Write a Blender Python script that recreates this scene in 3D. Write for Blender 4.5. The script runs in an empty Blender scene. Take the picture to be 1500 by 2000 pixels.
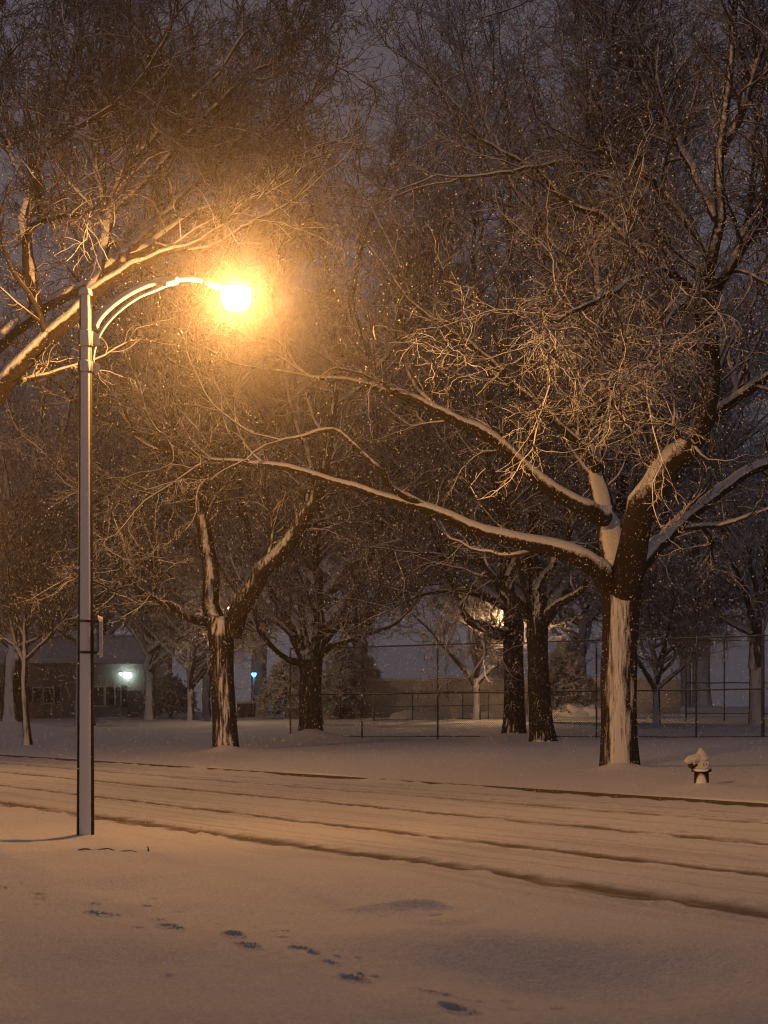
import bpy, bmesh, math, random
import numpy as np
from mathutils import Vector, Matrix

# ------------------------------------------------------------------ camera, sky, exposure
SC = bpy.context.scene
COL = SC.collection
F, HZ, EYE = 3600.0, 1400.0, 1.5          # focal length in photo pixels, horizon row, eye height

cam_d = bpy.data.cameras.new("camera")
cam = bpy.data.objects.new("camera", cam_d)
COL.objects.link(cam)
cam.location = (0, 0, EYE)
cam.rotation_euler = (math.radians(90), 0, 0)
cam_d.sensor_width = 36.0
cam_d.lens = F / 2000 * 36
cam_d.shift_y = 0.2
cam_d.clip_start, cam_d.clip_end = 0.1, 1500
cam_d.dof.use_dof = True
cam_d.dof.focus_distance = 33.0
cam_d.dof.aperture_fstop = 4.5
SC.camera = cam

SKY = (0.094, 0.083, 0.100)
w = bpy.data.worlds.new("World")
SC.world = w
w.use_nodes = True
bg = w.node_tree.nodes["Background"]
bg.inputs[0].default_value = (*SKY, 1)
bg.inputs[1].default_value = 1.0

SC.view_settings.view_transform = 'Standard'
SC.view_settings.look = 'None'
SC.view_settings.exposure = 0.0
SC.view_settings.gamma = 1.0
SC.render.engine = 'CYCLES'
cy = SC.cycles
cy.max_bounces = 3
cy.diffuse_bounces = 2
cy.glossy_bounces = 1
cy.transmission_bounces = 2
cy.volume_bounces = 0
cy.transparent_max_bounces = 4
cy.sample_clamp_indirect = 0.4
cy.caustics_reflective = cy.caustics_refractive = False
cy.use_denoising = True
cy.use_adaptive_sampling = False
cy.filter_width = 1.15
cy.adaptive_threshold = 0.02

LAMP_W = 4300.0
LAMP_C = (1.0, 0.45, 0.12)
HAZE_D = 0.0012

# ------------------------------------------------------------------ small helpers
def p2w(px, py, d):
    return np.array([(px - 750) * d / F, d, EYE + (HZ - py) * d / F])

def tag(o, label=None, cat=None, group=None, kind=None):
    if label: o['label'] = label
    if cat: o['category'] = cat
    if group: o['group'] = group
    if kind: o['kind'] = kind
    return o

def link(o, parent=None):
    COL.objects.link(o)
    if parent is not None:
        o.parent = parent
    return o

def empty(name, loc=(0, 0, 0), rz=0.0):
    o = bpy.data.objects.new(name, None)
    o.empty_display_size = 0.2
    o.location = loc
    o.rotation_euler = (0, 0, rz)
    return link(o)

def mesh_np(name, V, Q, mat, parent=None, smooth=True):
    """V (n,3), Q (m,4) or (m,3) int array, or list of such arrays"""
    me = bpy.data.meshes.new(name)
    Qs = Q if isinstance(Q, list) else [Q]
    Qs = [np.asarray(q, dtype=np.int32) for q in Qs if len(q)]
    nl = sum(q.size for q in Qs)
    npoly = sum(len(q) for q in Qs)
    me.vertices.add(len(V))
    me.vertices.foreach_set("co", np.asarray(V, dtype=np.float32).ravel())
    me.loops.add(nl)
    me.loops.foreach_set("vertex_index", np.concatenate([q.ravel() for q in Qs]))
    me.polygons.add(npoly)
    tot = np.concatenate([np.full(len(q), q.shape[1], dtype=np.int32) for q in Qs])
    start = np.concatenate([[0], np.cumsum(tot)[:-1]]).astype(np.int32)
    me.polygons.foreach_set("loop_start", start)
    me.polygons.foreach_set("loop_total", tot)
    if smooth:
        me.polygons.foreach_set("use_smooth", np.ones(npoly, dtype=bool))
    me.update(calc_edges=True)
    me.materials.append(mat)
    o = bpy.data.objects.new(name, me)
    return link(o, parent)

def bm_obj(name, bm, mat, parent=None, smooth=False):
    me = bpy.data.meshes.new(name)
    bmesh.ops.recalc_face_normals(bm, faces=bm.faces)
    bm.to_mesh(me)
    bm.free()
    if smooth:
        me.polygons.foreach_set("use_smooth", np.ones(len(me.polygons), dtype=bool))
    me.materials.append(mat)
    return link(bpy.data.objects.new(name, me), parent)

def add_box(bm, c, s, rz=0.0, bev=0.0):
    r = bmesh.ops.create_cube(bm, size=1.0)
    vs = r['verts']
    M = Matrix.Translation(Vector(c)) @ Matrix.Rotation(rz, 4, 'Z') @ Matrix.Diagonal((*s, 1))
    bmesh.ops.transform(bm, matrix=M, verts=vs)
    if bev:
        es = list({e for v in vs for e in v.link_edges})
        bmesh.ops.bevel(bm, geom=es, offset=bev, segments=2, affect='EDGES', clamp_overlap=True)

# vectorised value noise
_rng0 = np.random.default_rng(5)
_LAT = _rng0.random((256, 256)).astype(np.float32)
def vnoise(x, y):
    xi = np.floor(x).astype(np.int64); yi = np.floor(y).astype(np.int64)
    fx = x - xi; fy = y - yi
    fx = fx * fx * (3 - 2 * fx); fy = fy * fy * (3 - 2 * fy)
    a = _LAT[xi & 255, yi & 255]; b = _LAT[(xi + 1) & 255, yi & 255]
    c = _LAT[xi & 255, (yi + 1) & 255]; d = _LAT[(xi + 1) & 255, (yi + 1) & 255]
    return (a * (1 - fx) + b * fx) * (1 - fy) + (c * (1 - fx) + d * fx) * fy - 0.5
def fbm(x, y, o=3):
    s = 0; a = 1.0
    for k in range(o):
        s = s + a * vnoise(x * 2 ** k + 17.3 * k, y * 2 ** k + 5.1 * k); a *= 0.5
    return s
def sstep(a, b, x):
    t = np.clip((x - a) / (b - a), 0, 1)
    return t * t * (3 - 2 * t)

# tubes: P (N,K,3), R (N,K) -> verts, quads
def tubes(P, R, S, twist=None, bump=0.0, rng=None):
    N, K, _ = P.shape
    T = np.empty_like(P)
    T[:, 1:-1] = P[:, 2:] - P[:, :-2]
    T[:, 0] = P[:, 1] - P[:, 0]
    T[:, -1] = P[:, -1] - P[:, -2]
    T /= np.linalg.norm(T, axis=2, keepdims=True) + 1e-9
    main = P[:, -1] - P[:, 0]
    ref = np.where(np.abs(main[:, 2:3]) > 0.75 * np.linalg.norm(main, axis=1, keepdims=True),
                   np.array([[1.0, 0.03, 0]]), np.array([[0.02, 0.05, 1.0]]))[:, None, :]
    A = np.cross(T, np.broadcast_to(ref, T.shape))
    A /= np.linalg.norm(A, axis=2, keepdims=True) + 1e-9
    B = np.cross(T, A)
    ph = np.arange(S) * 2 * np.pi / S
    c, s = np.cos(ph), np.sin(ph)
    RR = R[:, :, None] * np.ones(S)
    if bump and rng is not None:
        RR = RR * (1 + bump * (rng.random((N, K, S)) - 0.5))
    V = (P[:, :, None, :] + RR[..., None] * (A[:, :, None, :] * c[None, None, :, None] + B[:, :, None, :] * s[None, None, :, None]))
    V = V.reshape(-1, 3)
    base = (np.arange(N) * K * S)[:, None, None] + (np.arange(K - 1) * S)[None, :, None]
    j = np.arange(S)[None, None, :]
    j2 = (np.arange(S) + 1) % S
    j2 = j2[None, None, :]
    Q = np.stack([base + j, base + j2, base + S + j2, base + S + j], axis=-1).reshape(-1, 4)
    return V, Q

def join(parts):
    Vs, Qs, off = [], [], 0
    for V, Q in parts:
        Vs.append(V); Qs.append(Q + off); off += len(V)
    return np.concatenate(Vs), np.concatenate(Qs)

# ------------------------------------------------------------------ materials
def new_mat(name):
    m = bpy.data.materials.new(name)
    m.use_nodes = True
    nt = m.node_tree
    return m, nt, nt.nodes["Principled BSDF"]

def setp(b, col=None, rough=None, metal=None, spec=None):
    if col is not None: b.inputs["Base Color"].default_value = (*col, 1)
    if rough is not None: b.inputs["Roughness"].default_value = rough
    if metal is not None: b.inputs["Metallic"].default_value = metal
    if spec is not None: b.inputs["Specular IOR Level"].default_value = spec

def nd(nt, t, **kw):
    n = nt.nodes.new(t)
    for k, v in kw.items():
        setattr(n, k, v)
    return n

SNOWC = (0.80, 0.81, 0.84)

def snowy(name, base, dirv, lo, hi, nscale, namp, stretch=(1, 1, 1), base2=None, rough=0.85, bump=0.0, bscale=20.0, metal=0.0, snowbump=0.7, dir2=None, off2=0.1):
    """a surface with snow stuck where its normal faces dirv, edge broken up by noise"""
    m, nt, b = new_mat(name)
    L = nt.links.new
    geo = nd(nt, 'ShaderNodeNewGeometry')
    dot = nd(nt, 'ShaderNodeVectorMath', operation='DOT_PRODUCT')
    v = Vector(dirv).normalized()
    dot.inputs[1].default_value = v
    L(geo.outputs['Normal'], dot.inputs[0])
    dsock = dot.outputs['Value']
    if dir2 is not None:
        dot2 = nd(nt, 'ShaderNodeVectorMath', operation='DOT_PRODUCT')
        dot2.inputs[1].default_value = Vector(dir2).normalized()
        L(geo.outputs['Normal'], dot2.inputs[0])
        sb = nd(nt, 'ShaderNodeMath', operation='SUBTRACT'); L(dot2.outputs['Value'], sb.inputs[0]); sb.inputs[1].default_value = off2
        mxm = nd(nt, 'ShaderNodeMath', operation='MAXIMUM'); L(dsock, mxm.inputs[0]); L(sb.outputs[0], mxm.inputs[1])
        dsock = mxm.outputs[0]
    mp = nd(nt, 'ShaderNodeMapping')
    mp.inputs['Scale'].default_value = stretch
    L(geo.outputs['Position'], mp.inputs['Vector'])
    nz = nd(nt, 'ShaderNodeTexNoise')
    nz.inputs['Scale'].default_value = nscale
    nz.inputs['Detail'].default_value = 4
    nz.inputs['Roughness'].default_value = 0.65
    L(mp.outputs[0], nz.inputs['Vector'])
    mad = nd(nt, 'ShaderNodeMath', operation='MULTIPLY_ADD')
    L(nz.outputs['Fac'], mad.inputs[0])
    mad.inputs[1].default_value = namp
    L(dsock, mad.inputs[2])
    mr = nd(nt, 'ShaderNodeMapRange')
    mr.inputs['From Min'].default_value = lo + namp * 0.5
    mr.inputs['From Max'].default_value = hi + namp * 0.5
    mr.clamp = True
    L(mad.outputs[0], mr.inputs['Value'])
    mix = nd(nt, 'ShaderNodeMix', data_type='RGBA')
    L(mr.outputs[0], mix.inputs['Factor'])
    mix.inputs[7].default_value = (*SNOWC, 1)
    if base2 is not None:
        n2 = nd(nt, 'ShaderNodeTexNoise')
        n2.inputs['Scale'].default_value = bscale
        n2.inputs['Detail'].default_value = 5
        L(mp.outputs[0], n2.inputs['Vector'])
        m2 = nd(nt, 'ShaderNodeMix', data_type='RGBA')
        m2.inputs[6].default_value = (*base, 1)
        m2.inputs[7].default_value = (*base2, 1)
        L(n2.outputs['Fac'], m2.inputs['Factor'])
        L(m2.outputs[2], mix.inputs[6])
    else:
        mix.inputs[6].default_value = (*base, 1)
    L(mix.outputs[2], b.inputs['Base Color'])
    b.inputs['Roughness'].default_value = rough
    b.inputs['Specular IOR Level'].default_value = 0.15
    if metal:
        inv = nd(nt, 'ShaderNodeMath', operation='MULTIPLY_ADD')
        L(mr.outputs[0], inv.inputs[0]); inv.inputs[1].default_value = -metal; inv.inputs[2].default_value = metal
        L(inv.outputs[0], b.inputs['Metallic'])
    if bump:
        n3 = nd(nt, 'ShaderNodeTexNoise')
        n3.inputs['Scale'].default_value = bscale
        n3.inputs['Detail'].default_value = 5
        L(mp.outputs[0], n3.inputs['Vector'])
        add = nd(nt, 'ShaderNodeMath', operation='MULTIPLY_ADD')
        L(mr.outputs[0], add.inputs[0]); add.inputs[1].default_value = snowbump
        L(n3.outputs['Fac'], add.inputs[2])
        bp = nd(nt, 'ShaderNodeBump')
        bp.inputs['Strength'].default_value = 1.0
        bp.inputs['Distance'].default_value = bump
        L(add.outputs[0], bp.inputs['Height'])
        L(bp.outputs[0], b.inputs['Normal'])
    return m

WIND = (-0.12, -0.76, 0.64)
TOPW = (-0.35, -0.25, 0.90)
M_TRUNK = snowy("bark_trunk", (0.020, 0.014, 0.011), WIND, 0.60, 0.74, 2.6, 0.55, stretch=(6, 6, 0.7), dir2=TOPW, off2=0.02,
                base2=(0.060, 0.044, 0.034), bump=0.05, bscale=5.0)
M_LIMB = snowy("bark_limb", (0.022, 0.016, 0.012), WIND, 0.46, 0.62, 3.0, 0.55, stretch=(3, 3, 3),
                base2=(0.058, 0.042, 0.033), bump=0.03, bscale=6.0, dir2=TOPW, off2=0.0)
M_TRUNKF = snowy("bark_far_trunk", (0.035, 0.028, 0.025), (-0.2, -0.7, 0.7), 0.35, 0.65, 3.0, 0.9, stretch=(4, 4, 0.8), base2=(0.08, 0.065, 0.056), dir2=TOPW)  # paler bark and extra snow also put distance haze into the colour
M_TRUNK3 = snowy("bark_trunk_thin_snow", (0.022, 0.016, 0.013), (-0.05, -0.76, 0.64), 0.70, 0.82, 2.6, 0.9, stretch=(6, 6, 0.55),
                base2=(0.062, 0.046, 0.036), bump=0.05, bscale=5.0, dir2=TOPW, off2=0.05)
M_TRUNK2 = snowy("bark_trunk_patchy_snow", (0.026, 0.020, 0.017), (-0.25, -0.6, 0.75), 0.76, 0.84, 3.0, 1.1, stretch=(5, 5, 0.8), dir2=TOPW, off2=0.05,
                base2=(0.070, 0.054, 0.044), bump=0.05, bscale=5.0)
M_TWIG = snowy("bark_twig", (0.040, 0.028, 0.022), (-0.15, -0.45, 0.88), 0.15, 0.55, 9.0, 0.5, base2=(0.07, 0.05, 0.038), bscale=3.0)
M_TWIGF = snowy("bark_fine_twig", (0.034, 0.024, 0.019), (-0.15, -0.45, 0.88), 0.42, 0.82, 7.0, 0.7, base2=(0.06, 0.043, 0.033), bscale=3.0)
M_FARTW = snowy("bark_far_twig", (0.040, 0.028, 0.022), (-0.15, -0.45, 0.88), 0.08, 0.5, 4.0, 0.5)  # heavier snow cover also lightens far twigs in place of mist
M_POLE = snowy("pole_paint", (0.016, 0.015, 0.014), (0.10, -0.97, 0.2), 0.715, 0.75, 40, 0.10, rough=0.5, bump=0.004, bscale=160.0, stretch=(1, 1, 0.4))
M_ARM = snowy("arm_paint", (0.50, 0.48, 0.45), (-0.1, -0.5, 0.85), 0.0, 0.3, 40, 0.1, rough=0.5, bump=0.003, bscale=120.0)
M_DARK = snowy("dark_paint", (0.03, 0.025, 0.022), (-0.15, -0.55, 0.8), 0.55, 0.75, 14, 0.3, rough=0.6, bump=0.004, bscale=60)
M_HYD = snowy("hydrant_paint", (0.045, 0.012, 0.008), (-0.18, -0.86, 0.48), 0.62, 0.74, 16, 0.2, rough=0.5, bump=0.004, bscale=40)
M_GALV = snowy("galvanised_steel", (0.11, 0.105, 0.10), (0, -0.3, 0.95), 0.75, 0.9, 10, 0.2, rough=0.5, metal=0.3)
M_WIRE = new_mat("fence_wire")[0]
setp(M_WIRE.node_tree.nodes["Principled BSDF"], (0.16, 0.15, 0.14), 0.6)
M_CONC = snowy("kerb_concrete", (0.05, 0.042, 0.035), (0, 0, 1), 0.8, 0.95, 6, 0.2, base2=(0.11, 0.095, 0.08), bscale=12)
M_CONIF = snowy("evergreen_needles", (0.05, 0.052, 0.054), (-0.1, -0.3, 0.95), 0.10, 0.6, 3.0, 0.8)
M_SHRUB = snowy("shrub_twigs", (0.03, 0.022, 0.018), (-0.1, -0.3, 0.95), -0.1, 0.5, 3.0, 0.6)

def make_snow(name, slush=False):
    m, nt, b = new_mat(name)
    L = nt.links.new
    geo = nd(nt, 'ShaderNodeNewGeometry')
    n1 = nd(nt, 'ShaderNodeTexNoise'); n1.inputs['Scale'].default_value = 26; n1.inputs['Detail'].default_value = 8; n1.inputs['Roughness'].default_value = 0.7
    L(geo.outputs['Position'], n1.inputs['Vector'])
    bp = nd(nt, 'ShaderNodeBump'); bp.inputs['Distance'].default_value = 0.05; bp.inputs['Strength'].default_value = 1.0
    L(n1.outputs['Fac'], bp.inputs['Height'])
    L(bp.outputs[0], b.inputs['Normal'])
    b.inputs['Roughness'].default_value = 0.75
    b.inputs['Specular IOR Level'].default_value = 0.1
    n2 = nd(nt, 'ShaderNodeTexNoise'); n2.inputs['Scale'].default_value = 90; n2.inputs['Detail'].default_value = 2
    L(geo.outputs['Position'], n2.inputs['Vector'])
    gr = nd(nt, 'ShaderNodeMix', data_type='RGBA')
    gr.inputs[6].default_value = (0.58, 0.58, 0.61, 1); gr.inputs[7].default_value = (0.96, 0.97, 0.99, 1)
    vo = nd(nt, 'ShaderNodeTexVoronoi'); vo.inputs['Scale'].default_value = 75
    L(geo.outputs['Position'], vo.inputs['Vector'])
    sp = nd(nt, 'ShaderNodeSeparateColor'); L(vo.outputs['Color'], sp.inputs[0])
    av = nd(nt, 'ShaderNodeMath', operation='MULTIPLY_ADD'); L(sp.outputs[0], av.inputs[0]); av.inputs[1].default_value = 0.6
    hf = nd(nt, 'ShaderNodeMath', operation='MULTIPLY'); L(n2.outputs['Fac'], hf.inputs[0]); hf.inputs[1].default_value = 0.4
    L(hf.outputs[0], av.inputs[2])
    L(av.outputs[0], gr.inputs['Factor'])
    if slush:
        at = nd(nt, 'ShaderNodeAttribute'); at.attribute_name = 'slush'
        mx = nd(nt, 'ShaderNodeMix', data_type='RGBA')
        L(at.outputs['Fac'], mx.inputs['Factor'])
        L(gr.outputs[2], mx.inputs[6])
        n3 = nd(nt, 'ShaderNodeTexNoise'); n3.inputs['Scale'].default_value = 9; n3.inputs['Detail'].default_value = 5
        L(geo.outputs['Position'], n3.inputs['Vector'])
        sl = nd(nt, 'ShaderNodeMix', data_type='RGBA')
        sl.inputs[6].default_value = (0.07, 0.055, 0.04, 1); sl.inputs[7].default_value = (0.34, 0.29, 0.24, 1)
        L(n3.outputs['Fac'], sl.inputs['Factor'])
        L(sl.outputs[2], mx.inputs[7])
        L(mx.outputs[2], b.inputs['Base Color'])
    else:
        L(gr.outputs[2], b.inputs['Base Color'])
    return m
M_SNOW = make_snow("snow_cover", True)
M_SNOWB = make_snow("snow_lump")

def emit(name, col, s):
    m = bpy.data.materials.new(name)
    m.use_nodes = True
    nt = m.node_tree
    nt.nodes.remove(nt.nodes["Principled BSDF"])
    e = nt.nodes.new('ShaderNodeEmission')
    e.inputs[0].default_value = (*col, 1); e.inputs[1].default_value = s
    nt.links.new(e.outputs[0], nt.nodes["Material Output"].inputs[0])
    return m

# ------------------------------------------------------------------ road frame and ground height
LAMP = np.array([(168 - 750) / 160.0, 22.5])
UD = np.array([-0.467, 0.884])      # along the road, away
ND = np.array([0.884, 0.467])       # across the road, to the far side
V_FAR, V_NEAR = 12.15, 0.75

def uv(x, y):
    rx, ry = x - LAMP[0], y - LAMP[1]
    return rx * UD[0] + ry * UD[1], rx * ND[0] + ry * ND[1]

MOUNDS = []      # x, y, amp, radius
PRINTS = []      # x, y, angle, length, width, depth

def base_h(x, y):
    u, v = uv(x, y)
    wv = np.maximum(v - V_FAR, 0)
    far = 0.105 + 0.06 * np.minimum(wv, 5) + 0.02 * np.clip(wv - 5, 0, 60) + 0.65 * sstep(78, 125, y)
    return u, v, far

def ground_z(x, y, detail=True):
    x = np.asarray(x, dtype=np.float64); y = np.asarray(y, dtype=np.float64)
    u, v, far = base_h(x, y)
    edge = V_FAR + 0.05 * fbm(u * 0.5, v * 0 + 3.3, 3)
    onfar = sstep(-0.02, 0.05, v - edge)
    # drift piled against the kerb
    drift = 0.085 * np.clip(0.18 + 0.9 * fbm(u * 0.45, v * 0 + 9.1, 3) + 0.7 * vnoise(u * 3.1, v * 0 + 2.7) + 0.3 * np.exp(-((u - 13.7) / 2.6) ** 4), 0, 1.15) * sstep(1.0, 0.0, edge - v) ** 2
    road = 0.02 + drift
    near = 0.0 + 0.08 * fbm(x * 0.18 + 3, y * 0.18, 2)
    onnear = sstep(1.5, -0.4, v)
    z = road * (1 - onfar) + far * onfar
    z = z * (1 - onnear) + near * onnear
    sl = np.zeros_like(x)
    if detail:
        onroad = (1 - onfar) * sstep(0.3, 1.4, v)
        # wheel ruts
        for v0, wd, dp, s, fr in ((1.72, 0.22, 0.016, 1.0, .9), (3.95, 0.15, 0.012, 1.0, 1.1), (4.32, .05, .008, .4, 1.1), (6.75, 0.19, 0.012, .95, .8), (7.25, 0.07, 0.008, .45, .8), (9.35, 0.20, 0.012, .7, .7), (9.85, 0.09, 0.008, .5, .7), (10.9, .14, .012, .4, 1.0), (2.75, .06, .006, .25, .5), (5.4, .10, .006, .22, .5), (8.2, .12, .006, .22, .6)):
            vv = v - v0 - 0.10 * fbm(u * 0.06, v * 0 + v0, 2)
            wob = wd * (1 + 0.9 * fbm(u * fr * 2.2, v * 1.5 + v0, 3))
            g = np.exp(-(vv / wob) ** 4)
            rim = np.exp(-((np.abs(vv) - wob * 1.5) / (wd * .6)) ** 2)
            z -= onroad * dp * g
            z += onroad * dp * 1.0 * rim * (0.4 + 2.2 * np.clip(fbm(u * 5, vv * 7, 3), -0.2, 1))
            sl = np.maximum(sl, onroad * s * g * np.clip(0.95 + 1.0 * fbm(u * 1.3, v * 5, 3), 0, 1))
        sl = np.maximum(sl, onroad * 0.35 * np.clip(1.6 * fbm(u * 0.22, v * 5.5 + 40, 3) - .12, 0, 1))
        z += onroad * (0.006 * fbm(u * 0.8, v * 3.0, 3) + 0.014 * fbm(u * 3.5, v * 4.5, 3))
        # lumpy crumbs beside the ruts
        cr = np.clip(fbm(u * 4.5, v * 6, 2) - 0.34, 0, 1)
        z += onroad * 0.05 * cr * np.exp(-((v - 1.3) / 0.9) ** 2)
        z += onnear * (0.06 * fbm(x * 0.7, y * 0.5, 3) + 0.022 * fbm(x * 2.2, y * 1.5, 2) + 0.006 * fbm(x * 7, y * 7, 2))
        z += onfar * (0.05 * fbm(x * 0.35, y * 0.2, 3) + 0.008 * fbm(x * 4, y * 2.5, 2))
    for mx, my, a, r in MOUNDS:
        d2 = ((x - mx) ** 2 + (y - my) ** 2) / (r * r)
        z = z + np.where(d2 < 12, a * np.exp(-np.minimum(d2, 12) * 0.9), 0)
    for fx, fy, ang, ln, wd, dp in PRINTS:
        m = (np.abs(x - fx) < 1.2 * ln + .3) & (np.abs(y - fy) < 1.2 * ln + .3)
        if not np.any(m):
            continue
        ca, sa = math.cos(ang), math.sin(ang)
        dx, dy = x[m] - fx, y[m] - fy
        a = (dx * ca + dy * sa) / ln; b = (-dx * sa + dy * ca) / wd
        rr = a * a + b * b + 0.7 * vnoise(dx * 16 + fx * 31, dy * 16 + fy * 17)
        z[m] += -dp * np.exp(-rr ** 2 * 1.2) + dp * 0.28 * np.exp(-((rr - 1.7) / 0.5) ** 2)
    return z, sl, v, onfar

def gz(x, y):
    return float(ground_z(np.array([x]), np.array([y]))[0][0])

def on_ground(px, py, z0=0.0):
    d = (EYE - z0) * F / (py - HZ)
    return (px - 750) * d / F, d

# ------------------------------------------------------------------ where the big things stand (photo column, row, distance)
def stand(px, py, d, r=1.0, amp_min=0.05):
    p = p2w(px, py, d)
    b = float(ground_z(np.array([p[0]]), np.array([p[1]]), False)[0][0])
    a = max(p[2] - b, amp_min)
    MOUNDS.append((p[0], p[1], a + 0.03, r))
    return np.array([p[0], p[1], max(p[2], b)])

T_MAIN = stand(1210, 1512, 41, 1.0, 0.01)
MOUNDS.append((T_MAIN[0] - .05, T_MAIN[1] - .35, .12, .42))
T_Y = stand(440, 1466, 60, 1.2)
MOUNDS.append((T_Y[0], T_Y[1] - .4, .16, .5))
T_MID = stand(608, 1432, 71, 1.6)
MOUNDS.append((T_MID[0], T_MID[1] - .4, .16, .6))
T_TWL = stand(1004, 1432, 68, 1.4)
T_TWR = stand(1061, 1448, 63.5, 1.2)
T_SAP = stand(54, 1456, 75, 0.8)
T_LFT = stand(22, 1410, 100, 2.0)
T_HYD = stand(1370, 1536, 34, 0.45)
T_POLE = stand(167, 1641, 22.5, 0.30, 0.03)
# snow lumps and hollows on the near side
for px, py, a, r in (*[(652 + 28 * k, 1774 - k, .012 + .0055 * k, .13) for k in range(8)], (856, 1781, -0.06, 0.06), (810, 1783, -.03, .14), (740, 1783, -.02, .16), (888, 1797, 0.025, 0.2), (885, 1808, -0.03, 0.16), (205, 1722, -0.07, 0.4), (310, 1740, -0.06, 0.6),
                     (1000, 1850, 0.10, 1.0), (1180, 1895, -0.13, .9), (1300, 1925, -0.12, .9), (960, 1880, -.07, .6), (150, 1900, -0.06, 0.8), (300, 1935, -.05, 1.0), (620, 1720, 0.07, 1.6), (1430, 1985, .1, 1.0), (180, 1668, 0.06, 0.5)):
    x, y = on_ground(px, py); MOUNDS.append((x, y, a, r))
_r = random.Random(4)
for px, py, ln, dp in ((3, 1729, .14, .08), (40, 1722, .10, .03), (75, 1738, .2, .05), (80, 1752, .16, .09), (70, 1764, .12, .03), (182, 1765, .18, .07), (192, 1783, .2, .11), (222, 1784, .12, .08), (212, 1755, .1, .04), (232, 1750, .08, .04), (286, 1770, .1, .05),
                        (306, 1800, .18, .08), (328, 1818, .2, .11), (348, 1823, .12, .09), (455, 1841, .2, .10), (478, 1858, .16, .08), (490, 1865, .13, .07), (352, 1777, .1, .03), (430, 1803, .08, .04), (495, 1812, .1, .04), (505, 1824, .08, .03), (530, 1832, .08, .04), (555, 1830, .12, .05), (550, 1847, .1, .03),
                        (585, 1868, .2, .07), (612, 1876, .16, .06), (645, 1888, .16, .06), (660, 1880, .1, .04), (690, 1910, .26, .11), (705, 1902, .1, .06), (735, 1904, .1, .05), (700, 1880, .1, .03), (800, 1924, .1, .05), (838, 1936, .24, .09), (870, 1942, .14, .06), (888, 1973, .28, .12), (920, 1979, .14, .06), (905, 1950, .1, .03), (990, 1952, .1, .04), (1000, 1975, .12, .04), (1090, 1980, .14, .05),
                        (330, 1895, .09, .03), (270, 1818, .12, .03), (415, 1855, .07, .03), (645, 1840, .06, .03), (940, 1955, .09, .03), (1070, 1958, .06, .03), (300, 1755, .14, .03), (190, 1798, .12, .02), (640, 1823, .07, .02), (1290, 1768, .2, .04), (1285, 1771, .15, .04), (1340, 1770, .16, .03)):
    x, y = on_ground(px, py); PRINTS.append((x, y, math.radians(-60 + _r.uniform(-14, 14)), ln * (0.42 if px > 560 else .6), ln * (0.18 if px > 560 else .24), dp * (.5 if px > 560 else .65) * min(1.7, y / 10)))

# ------------------------------------------------------------------ ground sheet: near bank, road, lawn
def build_ground():
    ys = [np.linspace(-25, 6.5, 20), 6.5 * np.exp(np.arange(1, 1560) * 0.0021)]
    y = np.concatenate(ys)
    y = np.concatenate([y[y < 150], 150 * np.exp(np.arange(0, 60) * 0.03)])
    s = np.concatenate([-np.exp(np.linspace(math.log(6), math.log(0.36), 40)), np.linspace(-0.34, 0.34, 720), np.exp(np.linspace(math.log(0.36), math.log(6), 40))])
    X = s[None, :] * np.maximum(y, 7.0)[:, None]
    Y = np.broadcast_to(y[:, None], X.shape)
    shp = X.shape
    z, sl, v, onfar = ground_z(X.ravel(), Y.ravel())
    V = np.stack([X.ravel(), Y.ravel(), z], axis=1)
    idx = np.arange(shp[0] * shp[1]).reshape(shp)
    Q = np.stack([idx[:-1, :-1], idx[:-1, 1:], idx[1:, 1:], idx[1:, :-1]], axis=-1).reshape(-1, 4)
    vc = v[Q].mean(axis=1)
    for name, mask, lab in (("ground", vc < 0.4, "near bank of soft snow with footprints and a few wind lumps"),
                            ("road", (vc >= 0.4) & (vc < V_FAR), "snow covered street with brown wheel ruts"),
                            ("lawn", vc >= V_FAR, "snow covered park lawn beyond the kerb")):
        q = Q[mask]
        used, inv = np.unique(q, return_inverse=True)
        o = mesh_np(name, V[used], inv.reshape(-1, 4), M_SNOW)
        a = o.data.attributes.new('slush', 'FLOAT', 'POINT')
        a.data.foreach_set('value', sl[used].astype(np.float32))
        tag(o, lab, kind='structure')
build_ground()

def build_kerb():
    u = np.arange(-40, 160, 0.25)
    e = V_FAR
    prof = [(0.10, -0.1), (0.0, -0.1), (0.008, 0.085), (0.03, 0.100), (0.10, 0.100)]
    V = []
    for uu in u:
        wob = 0.05 * float(fbm(np.array([uu * 0.5]), np.array([3.3]), 3)[0])
        for dv, z in prof:
            vv = e + wob - 0.03 + dv
            V.append((LAMP[0] + uu * UD[0] + vv * ND[0], LAMP[1] + uu * UD[1] + vv * ND[1], z))
    n = len(prof)
    Q = [(i * n + k, i * n + (k + 1) % n, (i + 1) * n + (k + 1) % n, (i + 1) * n + k) for i in range(len(u) - 1) for k in range(n)]
    tag(mesh_np("kerb", np.array(V), np.array(Q), M_CONC, smooth=False), "dark kerb stone along the far edge of the street", kind='structure')
build_kerb()

# ------------------------------------------------------------------ street lamps
def curve_tube(pts, rad, K, S):
    """smooth Catmull-Rom tube through pts"""
    P = np.array(pts, float); R = np.array(rad, float)
    n = len(P)
    Pe = np.vstack([2 * P[0] - P[1], P, 2 * P[-1] - P[-2]])
    t = np.linspace(0, n - 1 - 1e-6, K)
    i = t.astype(int); f = (t - i)[:, None]
    p0, p1, p2, p3 = Pe[i], Pe[i + 1], Pe[i + 2], Pe[i + 3]
    C = 0.5 * ((2 * p1) + (-p0 + p2) * f + (2 * p0 - 5 * p1 + 4 * p2 - p3) * f ** 2 + (-p0 + 3 * p1 - 3 * p2 + p3) * f ** 3)
    rr = np.interp(t, np.arange(n), R)
    return C, rr

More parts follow.
